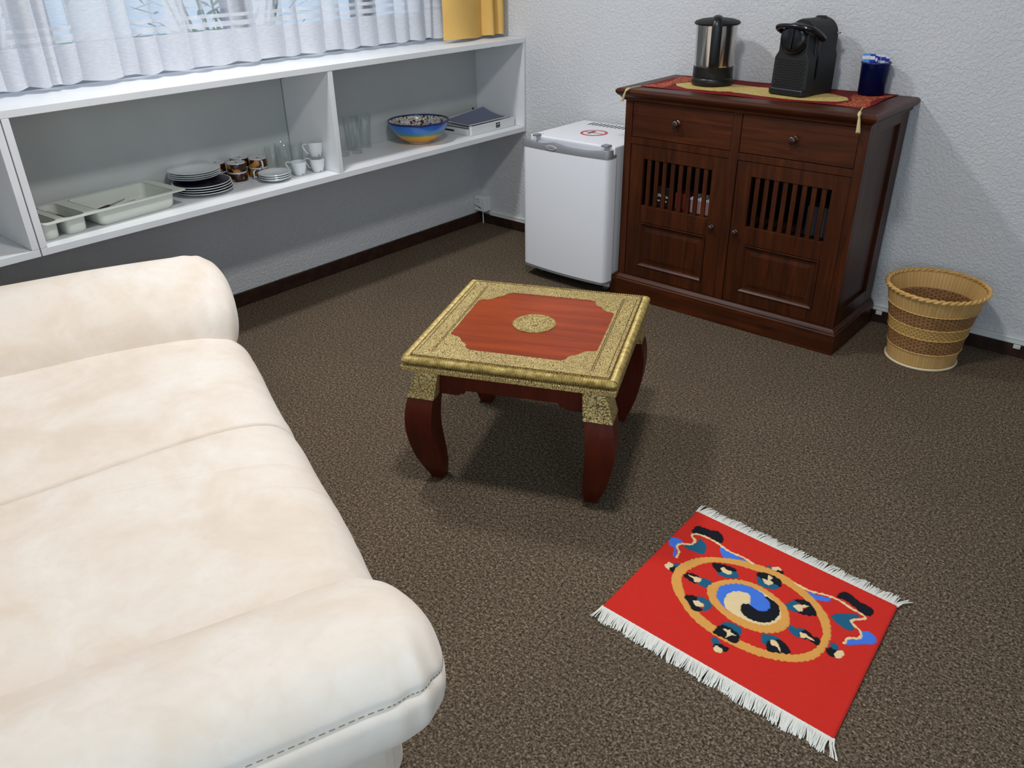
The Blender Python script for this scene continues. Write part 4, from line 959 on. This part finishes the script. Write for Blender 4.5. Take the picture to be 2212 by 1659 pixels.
for r in (0.0655, 0.056, 0.051):
    m = MB(); m.tube([(r * math.cos(2 * PI * k / 64), r * math.sin(2 * PI * k / 64), 0.4518) for k in range(64)], 0.0012, 6, closed=True); m.build('ring_line', 'brassrim', me_)
# slab core, rope moulding and lower fillet
m = MB(); m.box(-HX + 0.02, HX - 0.02, -HY + 0.02, HY - 0.02, 0.405, 0.4295); m.build('slab_core', 'legwood', tb)
m = MB()
def rope(p0, p1, r, nseg, pitch, nrm):
    P0, P1 = Vector(p0), Vector(p1); d = P1 - P0; L = d.length; up = Vector((0, 0, 1)); o = len(m.v); nc = 12
    for i in range(nseg + 1):
        t = i / nseg
        for j in range(nc):
            a = 2 * PI * j / nc; rr = r * (1 + 0.14 * math.sin(2 * PI * t * L / pitch + a * 1.0))
            m.v.append(tuple(P0 + d * t + nrm * rr * math.cos(a) + up * rr * 0.85 * math.sin(a)))
    for i in range(nseg):
        for j in range(nc):
            j2 = (j + 1) % nc; m.f.append((o + i * nc + j, o + i * nc + j2, o + (i + 1) * nc + j2, o + (i + 1) * nc + j)); m.sm.append(True)
rr0 = 0.0135; ex_, ey_ = HX - 0.013, HY - 0.013
for p0, p1, nn in (((-ex_, -ey_), (ex_, -ey_), (0, -1, 0)), ((ex_, -ey_), (ex_, ey_), (1, 0, 0)), ((ex_, ey_), (-ex_, ey_), (0, 1, 0)), ((-ex_, ey_), (-ex_, -ey_), (-1, 0, 0))):
    rope((p0[0], p0[1], 0.4375), (p1[0], p1[1], 0.4375), rr0, 330, 0.0075, Vector(nn))
for sx in (-1, 1):
    for sy in (-1, 1): m.lathe([(0, -0.0118), (0.008, -0.009), (0.0135, 0), (0.008, 0.009), (0, 0.0118)], 16, (sx * ex_, sy * ey_, 0.4375))
m.build('rope_moulding', 'brassrim', tb)
m = MB(); loft_rect(m, -HX + 0.012, HX - 0.012, -HY + 0.012, HY - 0.012, [(0.006, 0.4045), (0.012, 0.407), (0.012, 0.421), (0.006, 0.4235), (-0.006, 0.424)])
for k_ in range(0, len(m.v)):
    v_ = m.v[k_]
    if abs(v_[1] - (HY - 0.012)) < 1e-6: m.v[k_] = (v_[0], v_[1] + (-(HX - 0.012) - v_[0] if v_[0] < 0 else v_[0] - (HX - 0.012)), v_[2])
m.build('lower_fillet', 'brass', tb, 0.001)
for a in range(4):
    Hd = (HY if a % 2 == 0 else HX) - 0.058
    pts = [(-0.225, 0.404), (-0.225, 0.311), (-0.165, 0.311), (-0.156, 0.318), (-0.146, 0.3185), (-0.141, 0.330), (0.141, 0.330), (0.146, 0.3185), (0.156, 0.318), (0.165, 0.311), (0.225, 0.311), (0.225, 0.404)]
    m = MB(); m.prism(pts, -Hd, -Hd + 0.02, 'y'); o = m.build('apron', 'legwood', tb, 0.0015); o.rotation_euler = (0, 0, a * PI / 2)
path = [(0.404, 0.247, 0.030), (0.36, 0.258, 0.036), (0.312, 0.268, 0.0405), (0.26, 0.276, 0.043), (0.2, 0.278, 0.0425), (0.14, 0.272, 0.0405), (0.09, 0.264, 0.037), (0.045, 0.255, 0.030), (0.012, 0.249, 0.0225), (0.0, 0.249, 0.0205)]
cp = catmull([(a, b, c) for a, b, c in path], 5)
for sx, sy in ((-1, -1), (1, -1), (1, 1), (-1, 1)):
    m = MB()
    o = len(m.v)
    for z, c, h in cp:
        for dx, dy in ((-1, -1), (1, -1), (1, 1), (-1, 1)): m.v.append((sx * c + dx * h, sy * c + dy * h, z))
    k = len(cp)
    for i in range(k - 1):
        for j in range(4): m.f.append((o + i * 4 + j, o + i * 4 + (j + 1) % 4, o + i * 4 + 4 + (j + 1) % 4, o + i * 4 + 4 + j)); m.sm.append(False)
    m.f.append((o, o + 1, o + 2, o + 3)); m.f.append((o + 4 * k - 1, o + 4 * k - 2, o + 4 * k - 3, o + 4 * k - 4)); m.sm += [False, False]
    lg = m.build('leg', 'legwood', tb, 0.003)
    m = MB(); o = 0
    for z, c, h in ((0.4042, 0.247, 0.0318), (0.36, 0.258, 0.0378), (0.3105, 0.2685, 0.0428)):
        for dx, dy in ((-1, -1), (1, -1), (1, 1), (-1, 1)): m.v.append((sx * c + dx * h, sy * c + dy * h, z))
    for i in range(2):
        for j in range(4): m.f.append((i * 4 + j, i * 4 + (j + 1) % 4, i * 4 + 4 + (j + 1) % 4, i * 4 + 4 + j)); m.sm.append(False)
    m.build('brass_cap', 'brassleg', lg)

# ------------------------------------------------------------------ rug
RUG_SHAPES = [
    ('k', [(0.056,0.825),(0.062,0.881),(0.099,0.891),(0.136,0.9),(0.161,0.916),(0.199,0.888),(0.213,0.845),(0.2,0.823),(0.15,0.837),(0.101,0.824),(0.074,0.805)]),
    ('b', [(0.002,0.664),(0.006,0.697),(0.045,0.709),(0.066,0.694),(0.06,0.641),(0.088,0.571),(0.074,0.565),(0.057,0.619),(0.024,0.631)]),
    ('t', [(0.081,0.681),(0.118,0.747),(0.116,0.792),(0.157,0.769),(0.179,0.728),(0.178,0.681),(0.134,0.672),(0.11,0.666)]),
    ('b', [(0.22,0.797),(0.252,0.803),(0.324,0.795),(0.366,0.795),(0.336,0.764),(0.269,0.74),(0.239,0.762)]),
    ('k', [(0.771,0.848),(0.778,0.903),(0.804,0.921),(0.847,0.901),(0.864,0.895),(0.892,0.9),(0.922,0.884),(0.928,0.845),(0.905,0.822),(0.856,0.841),(0.806,0.86)]),
    ('t', [(0.793,0.696),(0.809,0.741),(0.887,0.804),(0.864,0.73),(0.896,0.69),(0.868,0.662),(0.822,0.673)]),
    ('b', [(0.895,0.565),(0.892,0.602),(0.927,0.643),(0.918,0.69),(0.944,0.723),(0.979,0.702),(0.982,0.657),(0.955,0.63)]),
    ('b', [(0.604,0.8),(0.65,0.79),(0.709,0.802),(0.752,0.822),(0.751,0.789),(0.699,0.76),(0.658,0.766)]),
    ('t', [(0.446,0.815),(0.465,0.843),(0.486,0.83),(0.46,0.809)]),
    ('w', [(0.471,0.837),(0.494,0.864),(0.512,0.848),(0.492,0.824)]),
    ('k', [(0.488,0.824),(0.521,0.849),(0.538,0.807),(0.506,0.808)]),
    ('k', [(0.837,0.461),(0.848,0.498),(0.88,0.496),(0.874,0.445)]),
    ('t', [(0.838,0.529),(0.869,0.532),(0.878,0.501),(0.85,0.5)]),
    ('w', [(0.871,0.488),(0.892,0.515),(0.903,0.486),(0.894,0.456),(0.878,0.455)]),
    ('t', [(0.447,0.164),(0.459,0.189),(0.5,0.163),(0.474,0.137)]),
    ('k', [(0.469,0.139),(0.491,0.167),(0.529,0.165),(0.515,0.126),(0.48,0.123)]),
    ('w', [(0.475,0.132),(0.491,0.148),(0.515,0.136),(0.504,0.109),(0.485,0.11)]),
    ('w', [(0.079,0.475),(0.084,0.506),(0.107,0.504),(0.118,0.472),(0.105,0.454),(0.089,0.46)]),
    ('t', [(0.106,0.516),(0.128,0.534),(0.144,0.508),(0.116,0.495)]),
    ('k', [(0.108,0.462),(0.119,0.498),(0.15,0.496),(0.14,0.453)]),
    ('g', [(0.131,0.528),(0.16,0.614),(0.202,0.676),(0.264,0.731),(0.331,0.776),(0.403,0.806),(0.48,0.824),(0.561,0.822),(0.633,0.797),(0.699,0.76),(0.758,0.713),(0.799,0.651),(0.823,0.589),(0.834,0.518),(0.832,0.443),(0.818,0.377),(0.786,0.324),(0.744,0.28),(0.687,0.243),(0.626,0.215),(0.558,0.201),(0.486,0.196),(0.423,0.202),(0.355,0.217),(0.291,0.254),(0.228,0.303),(0.181,0.349),(0.151,0.398),(0.132,0.461)]),
    ('r', [(0.182,0.529),(0.207,0.606),(0.242,0.662),(0.293,0.703),(0.348,0.733),(0.408,0.751),(0.483,0.768),(0.558,0.761),(0.617,0.749),(0.683,0.713),(0.737,0.662),(0.774,0.612),(0.798,0.551),(0.804,0.489),(0.799,0.437),(0.775,0.38),(0.735,0.328),(0.682,0.296),(0.627,0.268),(0.567,0.255),(0.509,0.252),(0.447,0.253),(0.379,0.269),(0.322,0.292),(0.261,0.336),(0.215,0.383),(0.184,0.432),(0.177,0.474)]),
    ('k', [(0.241,0.655),(0.284,0.684),(0.329,0.696),(0.354,0.687),(0.344,0.66),(0.297,0.613),(0.267,0.624)]),
    ('t', [(0.291,0.607),(0.341,0.666),(0.362,0.678),(0.378,0.637),(0.324,0.598)]),
    ('w', [(0.294,0.669),(0.311,0.66),(0.339,0.663),(0.341,0.636),(0.315,0.628),(0.293,0.642)]),
    ('k', [(0.436,0.754),(0.479,0.781),(0.538,0.774),(0.551,0.723),(0.517,0.72),(0.465,0.708),(0.444,0.72)]),
    ('t', [(0.442,0.726),(0.481,0.708),(0.544,0.732),(0.542,0.694),(0.496,0.667),(0.46,0.678)]),
    ('w', [(0.466,0.726),(0.488,0.732),(0.48,0.765),(0.499,0.768),(0.502,0.738),(0.515,0.735),(0.516,0.711),(0.493,0.696)]),
    ('t', [(0.612,0.627),(0.637,0.69),(0.661,0.661),(0.695,0.65),(0.67,0.611),(0.627,0.604)]),
    ('k', [(0.631,0.684),(0.666,0.719),(0.698,0.713),(0.739,0.664),(0.717,0.63),(0.67,0.613),(0.688,0.673)]),
    ('w', [(0.641,0.641),(0.656,0.668),(0.696,0.696),(0.681,0.659),(0.683,0.63),(0.661,0.628)]),
    ('t', [(0.668,0.506),(0.697,0.507),(0.734,0.529),(0.722,0.476),(0.726,0.452),(0.682,0.464)]),
    ('k', [(0.719,0.486),(0.735,0.527),(0.769,0.509),(0.796,0.515),(0.804,0.468),(0.76,0.472),(0.735,0.458)]),
    ('w', [(0.72,0.494),(0.74,0.5),(0.785,0.483),(0.753,0.479),(0.734,0.461)]),
    ('t', [(0.602,0.357),(0.636,0.384),(0.672,0.386),(0.651,0.344),(0.643,0.304),(0.614,0.315)]),
    ('k', [(0.642,0.296),(0.636,0.344),(0.674,0.381),(0.708,0.367),(0.731,0.331),(0.689,0.296),(0.654,0.275)]),
    ('w', [(0.641,0.341),(0.652,0.36),(0.679,0.346),(0.7,0.307),(0.674,0.328),(0.655,0.322)]),
    ('t', [(0.443,0.283),(0.465,0.322),(0.516,0.328),(0.533,0.275),(0.495,0.286),(0.46,0.259)]),
    ('k', [(0.439,0.21),(0.447,0.281),(0.493,0.291),(0.533,0.275),(0.541,0.244),(0.531,0.214),(0.48,0.21)]),
    ('w', [(0.461,0.266),(0.481,0.272),(0.487,0.285),(0.498,0.268),(0.521,0.267),(0.5,0.244),(0.493,0.216),(0.487,0.25)]),
    ('k', [(0.244,0.335),(0.271,0.369),(0.305,0.365),(0.308,0.323),(0.351,0.314),(0.321,0.276),(0.293,0.293),(0.271,0.316)]),
    ('t', [(0.294,0.381),(0.333,0.393),(0.366,0.373),(0.369,0.347),(0.349,0.302),(0.335,0.35),(0.304,0.349)]),
    ('w', [(0.29,0.335),(0.306,0.354),(0.333,0.348),(0.337,0.329),(0.311,0.314)]),
    ('k', [(0.18,0.468),(0.192,0.506),(0.24,0.513),(0.248,0.456),(0.207,0.455)]),
    ('t', [(0.251,0.468),(0.254,0.519),(0.303,0.52),(0.303,0.472),(0.272,0.457)]),
    ('w', [(0.191,0.489),(0.214,0.495),(0.253,0.51),(0.257,0.482),(0.24,0.464),(0.222,0.478)]),
    ('g', [(0.298,0.483),(0.312,0.537),(0.346,0.593),(0.388,0.633),(0.443,0.658),(0.506,0.661),(0.567,0.644),(0.616,0.616),(0.649,0.567),(0.668,0.513),(0.664,0.453),(0.637,0.403),(0.598,0.367),(0.547,0.344),(0.49,0.337),(0.43,0.349),(0.373,0.373),(0.331,0.407),(0.307,0.444)]),
    ('w', [(0.34,0.509),(0.36,0.559),(0.399,0.604),(0.455,0.626),(0.519,0.626),(0.574,0.604),(0.609,0.564),(0.626,0.515),(0.616,0.462),(0.587,0.419),(0.542,0.396),(0.492,0.389),(0.436,0.392),(0.389,0.412),(0.356,0.447)]),
    ('b', [(0.34,0.509),(0.36,0.559),(0.399,0.604),(0.455,0.626),(0.505,0.62),(0.537,0.598),(0.562,0.562),(0.566,0.528),(0.549,0.501),(0.522,0.492),(0.491,0.506),(0.471,0.559),(0.445,0.568),(0.41,0.545),(0.388,0.502),(0.39,0.451),(0.41,0.41),(0.434,0.389),(0.389,0.412),(0.356,0.447)]),
    ('k', [(0.516,0.611),(0.574,0.604),(0.603,0.573),(0.613,0.524),(0.605,0.472),(0.581,0.434),(0.543,0.414),(0.506,0.411),(0.476,0.432),(0.464,0.464),(0.469,0.488),(0.487,0.502),(0.522,0.492),(0.549,0.501),(0.566,0.528),(0.562,0.562),(0.537,0.598)]),
]
RUG_RIBBONS = [
    [(0.094,0.568),(0.086,0.614),(0.058,0.648),(0.066,0.684),(0.105,0.715),(0.103,0.76),(0.076,0.779),(0.082,0.808),(0.12,0.824),(0.191,0.823),(0.269,0.802),(0.336,0.808),(0.394,0.797)],
    [(0.594,0.806),(0.662,0.802),(0.738,0.831),(0.79,0.836),(0.838,0.823),(0.892,0.816),(0.908,0.795),(0.868,0.741),(0.89,0.712),(0.916,0.696),(0.925,0.649),(0.889,0.613),(0.884,0.567)],
]
RC = {'k': srgb(24, 26, 34), 't': srgb(34, 96, 128), 'w': srgb(232, 208, 160), 'b': srgb(70, 120, 220), 'g': srgb(222, 160, 80), 'r': srgb(206, 46, 36)}
RQ = [Vector(p) for p in ((2.468, -2.222), (3.071, -2.230), (3.043, -1.742), (2.457, -1.720))]   # front-left, front-right, back-right, back-left
R0_ = Vector((2.76, -1.98))
def rug_xy(u, v):
    p = RQ[0] * (1 - u) * (1 - v) + RQ[1] * u * (1 - v) + RQ[2] * u * v + RQ[3] * (1 - u) * v
    return p - R0_
rug = thing('small_rug', 'small red fringed rug with a wheel motif lying on the carpet', 'rug', (R0_.x, R0_.y, 0.0))
nu, nv = 420, 350
U, V = np.meshgrid(np.linspace(0, 1, nu), np.linspace(0, 1, nv), indexing='ij')
u_, v_ = U.ravel(), V.ravel()
wob = lambda s: 0.0016 * np.sin(u_ * 190 * s + v_ * 120) + 0.0012 * np.sin(v_ * 240 + u_ * 75 * s)
uu, vv = u_ + wob(1.0), v_ + wob(1.3)
colr = np.tile(np.array(RC['r'], dtype=np.float32), (nu * nv, 1)); idm = np.zeros(nu * nv, dtype=int)
def inside(poly):
    c = np.zeros(nu * nv, bool); n = len(poly)
    for i in range(n):
        x0, y0 = poly[i]; x1, y1 = poly[(i + 1) % n]
        if y0 == y1: continue
        cond = ((y0 > vv) != (y1 > vv)) & (uu < (x1 - x0) * (vv - y0) / (y1 - y0) + x0); c ^= cond
    return c
def soft(poly): 
    return [(p.x, p.y) for p in catmull([(a, b, 0) for a, b in poly], 4, True)]
for k, (c, poly) in enumerate(RUG_SHAPES):
    s_ = inside(soft(poly)); colr[s_] = RC[c]; idm[s_] = (k + 1) if c != 'r' else 0
for line in RUG_RIBBONS:
    L = catmull([(a, b, 0) for a, b in line], 5)
    for a, b in zip(L[:-1], L[1:]):
        dx, dy = (b.x - a.x) * 0.594, (b.y - a.y) * 0.495; ll = dx * dx + dy * dy + 1e-12
        px, py = (uu - a.x) * 0.594, (vv - a.y) * 0.495; t = np.clip((px * dx + py * dy) / ll, 0, 1)
        s_ = ((px - t * dx) ** 2 + (py - t * dy) ** 2) < 0.0034 ** 2
        colr[s_] = RC['w']; idm[s_] = 99
g = idm.reshape(nu, nv); edge = np.zeros_like(g, bool)
edge[1:, :] |= g[1:, :] != g[:-1, :]; edge[:-1, :] |= g[1:, :] != g[:-1, :]; edge[:, 1:] |= g[:, 1:] != g[:, :-1]; edge[:, :-1] |= g[:, 1:] != g[:, :-1]
ed = np.minimum(np.minimum(u_, 1 - u_), np.minimum(v_, 1 - v_))
zz = 0.0098 - 0.0016 * edge.ravel() - 0.004 * np.clip(1 - ed / 0.012, 0, 1) ** 2 + 0.0004 * np.sin(u_ * 300) * np.sin(v_ * 260)
P00, P10, P11, P01 = [np.array((p - R0_)[:]) for p in RQ]
XY = (P00[None] * ((1 - u_) * (1 - v_))[:, None] + P10[None] * (u_ * (1 - v_))[:, None] + P11[None] * (u_ * v_)[:, None] + P01[None] * ((1 - u_) * v_)[:, None])
verts = np.column_stack([XY, zz])
idx = np.arange(nu * nv).reshape(nu, nv)
faces = np.stack([idx[:-1, :-1], idx[1:, :-1], idx[1:, 1:], idx[:-1, 1:]], -1).reshape(-1, 4)
rim = np.concatenate([idx[:, 0], idx[-1, 1:], idx[-2::-1, -1], idx[0, -2:0:-1]])
low = verts[rim].copy(); low[:, 2] = 0.001; n0 = len(verts)
verts = np.vstack([verts, low]); nr = len(rim); ar = np.arange(nr)
sk = np.stack([rim[ar], n0 + ar, n0 + (ar + 1) % nr, rim[(ar + 1) % nr]], -1)
me = bpy.data.meshes.new('rug_pile'); me.from_pydata(verts.tolist(), [], np.vstack([faces, sk]).tolist())
ca = me.color_attributes.new('pattern', 'FLOAT_COLOR', 'POINT')
ca.data.foreach_set('color', np.vstack([colr, colr[rim]]).astype(np.float32).ravel())
me.polygons.foreach_set('use_smooth', [True] * len(me.polygons)); me.materials.append(M['rug'])
ro = bpy.data.objects.new('rug_pile', me); COL.objects.link(ro); ro.parent = rug
def fringe(v, out, seed):
    rnd = random.Random(seed); m = MB(); N = 300
    for i in range(N):
        u = (i + rnd.uniform(-0.45, 0.45)) / (N - 1); u = min(1, max(0, u)); p = rug_xy(u, v); clump = math.sin(u * 57) * 0.004 + math.sin(u * 131 + 1) * 0.003
        L = rnd.uniform(0.036, 0.044) + 0.003 * math.sin(u * 40); dx = 0.006 + clump + rnd.uniform(-0.0025, 0.0025) + (0.016 if (u > 0.985) else (-0.014 if u < 0.012 else 0)); z = rnd.uniform(0.003, 0.007)
        m.tube([(p.x, p.y - out * 0.004, 0.0068), (p.x + dx * 0.25, p.y + out * L * 0.35, z + 0.002), (p.x + dx * 0.7, p.y + out * L * 0.72, z), (p.x + dx + rnd.uniform(-0.003, 0.003), p.y + out * L, 0.002)], [0.0017, 0.0016, 0.0015, 0.0012], 5)
    fr_ = m.build('fringe', 'fringe', rug)
    w = MB(); w.grid(lambda i, j: (lambda p: (p.x + 0.0004 * math.sin(i * 2.1), p.y + out * (-0.002 + 0.009 * j / 3), 0.0082 - 0.0008 * j + 0.0005 * (i % 2)))(rug_xy(i / 299, v)), 300, 4); w.build('woven_edge', 'fringe', fr_)
    return fr_
fringe(1.0, 1, 11); fringe(0.0, -1, 12)

# ------------------------------------------------------------------ sofa
sofa = thing('sofa', 'cream suede two seat sofa with thick rolled arms', 'sofa', (1.64, -2.55, 0.0), math.atan2(-0.367, 0.93))
UC = 0.08
def sofa_mesh(name, rows, mat='suede', closed=False, caps=True, parent=sofa):
    m = MB(); n = len(rows[0]); m.grid(lambda i, j: rows[i][j], len(rows), n, True, closed)
    return m.build(name, mat, parent)
seat_prof = [(-0.86, 0.430), (-0.7, 0.432), (-0.5, 0.434), (-0.3, 0.435), (-0.16, 0.432), (-0.075, 0.421), (-0.015, 0.398), (0.022, 0.362), (0.040, 0.315), (0.044, 0.26), (0.036, 0.19), (0.024, 0.12)]
sp_ = catmull([(a, b, 0) for a, b in seat_prof], 9)
def crease(u, w, z):
    # long stitched seam and softer folds across the seat
    us = 0.005 + 0.155 * max(0, -w); d = -0.013 * math.exp(-((u - us) / 0.0050) ** 2) - 0.006 * math.exp(-((u - us) / 0.03) ** 2)
    d += -0.0055 * math.exp(-((u - 0.235 - 0.12 * w) / 0.010) ** 2) * (0.4 + 0.6 * math.sin(w * 5) ** 2)
    d += -0.005 * math.exp(-((u - 0.34 - 0.14 * w) / 0.012) ** 2) * (0.5 + 0.5 * math.sin(w * 4 + 1) ** 2)
    d += 0.003 * math.sin(u * 11 + w * 5) * math.sin(w * 7 - u * 3) + 0.004 * math.cos((u - 0.4) * 4)
    e = min(u + 0.66, 0.82 - u); d -= 0.030 * math.exp(-(e / 0.045) ** 2)
    return d
nu = 540
rows = []
for i in range(nu):
    u = -0.66 + 1.48 * i / (nu - 1); row = []
    for k, p in enumerate(sp_):
        w, z = p.x, p.y; d = crease(u, w, z)
        a = 0.5 * PI * min(1, max(0, (w + 0.10) / 0.14)); 
        front = 0.0008 * math.sin(u * 47 + 3 * math.sin(u * 13)) * math.exp(-((w - 0.0) / 0.05) ** 2)
        row.append((u, w + (d + front) * math.sin(a), z + d * math.cos(a)))
    rows.append(row)
seat = sofa_mesh('seat_cushion', rows)
m = MB(); pts = []
for p in sp_:
    if -0.7 < p.x < 0.03 and p.y > 0.33:
        u = 0.005 + 0.155 * max(0, -p.x); pts.append((u, p.x, p.y + crease(u, p.x, p.y) + 0.0012))
for k in range(0, len(pts) - 1): m.tube([pts[k], tuple(Vector(pts[k]).lerp(Vector(pts[k + 1]), 0.62))], 0.0012, 5)
m.build('seam_stitching', 'thread', seat)
arm_sec = [(0.648, 0.35), (0.662, 0.43), (0.705, 0.497), (0.79, 0.553), (0.89, 0.588), (0.97, 0.594), (1.028, 0.566), (1.056, 0.518), (1.048, 0.463), (1.012, 0.415), (0.958, 0.378), (0.88, 0.346), (0.78, 0.325), (0.69, 0.32)]
sec = catmull([(a, b, 0) for a, b in arm_sec], 7, True)
AC = Vector((0.87, 0.46, 0))
SEAM = min(range(len(sec)), key=lambda k: (sec[k] - Vector((1.046, 0.54, 0))).length) / len(sec)
def arm(sgn, name='arm_rest'):
    rows = []; ws = [-0.95 + 0.86 * k / 60 for k in range(61)] + [-0.09 + 0.132 * math.sin(0.5 * PI * k / 26) for k in range(1, 27)]
    for w in ws:
        t = max(0, (w + 0.09) / 0.132); s = (max(0.0, 1 - t ** 2.6)) ** 0.45
        b = max(0, (-0.87 - w) / 0.08); s *= (1 - 0.25 * min(1, b))
        row = []
        for k, p in enumerate(sec):
            ph = k / len(sec); v = AC + (p - AC) * (0.02 + 0.98 * s)
            wr = 0.0
            fr_ = math.exp(-((w + 0.02) / 0.09) ** 2)
            if SEAM - 0.14 < ph < SEAM + 0.14: wr = 0.0045 * math.sin(w * 95 + 3 * math.sin(w * 20)) * fr_ * math.sin((ph - SEAM + 0.14) / 0.28 * PI)
            wr += 0.0035 * math.sin(w * 9 + ph * 12) * math.sin(ph * 19)
            if 0.02 < ph < 0.2: wr += 0.003 * math.sin(w * 55 + 5 * math.sin(w * 8)) * math.sin((ph - 0.02) / 0.18 * PI) * (0.5 + 0.5 * math.sin(w * 6 + 1))
            seam = -0.0075 * math.exp(-((ph - SEAM) / 0.008) ** 2)
            n_ = (p - AC).normalized(); q = v + n_ * (wr + seam) * (0.3 + 0.7 * s)
            row.append((UC + sgn * q.x, w, q.y))
        rows.append(row)
    m = MB(); nr, n = len(rows), len(rows[0]); o = 0
    for r in rows: m.v += r
    for i in range(nr - 1):
        for j in range(n):
            j2 = (j + 1) % n; m.f.append((i * n + j, i * n + j2, (i + 1) * n + j2, (i + 1) * n + j)); m.sm.append(True)
    m.f.append(tuple(range(n))); m.f.append(tuple((nr - 1) * n + j for j in range(n))); m.sm += [True, True]
    o = m.build(name, 'suede', sofa)
    j = int(round(SEAM * n)); t = MB()
    line = [Vector(rows[i][j]) for i in range(0, nr - 2)]
    for a in range(0, len(line) - 1): t.tube([line[a], line[a].lerp(line[a + 1], 0.6)], 0.0013, 5)
    t.build('seam_stitching', 'thread', o)
    return o
near = arm(1)
far = arm(-1)
m = MB(); m.add([(0.024 * math.cos(2 * PI * k / 30), 0.021 * math.sin(2 * PI * k / 30), 0) for k in range(30)], [tuple(range(30))])
# base and back
m = MB(); m.prism(rrect(UC, -0.475, 0.80, 0.48, 0.07), 0.03, 0.335); bs = m.build('sofa_base', 'suede', sofa, 0.01, 3)
def bk_row(u):
    return [(u, w, z) for w, z in ((-0.80, 0.40), (-0.815, 0.5), (-0.85, 0.62), (-0.89, 0.74), (-0.94, 0.80), (-1.0, 0.80), (-1.04, 0.74), (-1.05, 0.5), (-1.05, 0.06), (-0.9, 0.06), (-0.85, 0.2))]
bsec = catmull([(w, z, 0) for w, z in ((-0.80, 0.40), (-0.815, 0.5), (-0.85, 0.62), (-0.89, 0.74), (-0.94, 0.80), (-1.0, 0.80), (-1.04, 0.74), (-1.05, 0.5), (-1.05, 0.1), (-0.96, 0.05), (-0.84, 0.2))], 5, True)
rows = []
for i in range(60):
    u = UC - 0.92 + 1.84 * i / 59; e = min(i, 59 - i) / 6; s = 1 if e >= 1 else (0.86 + 0.14 * math.sqrt(max(0, 1 - (1 - e) ** 2)))
    rows.append([(u, -0.94 + (p.x + 0.94) * s, 0.43 + (p.y - 0.43) * s) for p in bsec])
m = MB(); n = len(bsec)
for r in rows: m.v += r
for i in range(59):
    for j in range(n):
        j2 = (j + 1) % n; m.f.append((i * n + j, i * n + j2, (i + 1) * n + j2, (i + 1) * n + j)); m.sm.append(True)
m.f.append(tuple(range(n))); m.f.append(tuple(59 * n + j for j in range(n))); m.sm += [True, True]
m.build('backrest', 'suede', sofa)
for x, y in ((-0.66, -0.1), (0.82, -0.1), (-0.66, -0.85), (0.82, -0.85)):
    m = MB(); m.lathe([(0, 0), (0.028, 0), (0.032, 0.029), (0, 0.029)], 20); o = m.build('foot', 'skirting', sofa); o.location = (x, y, 0)
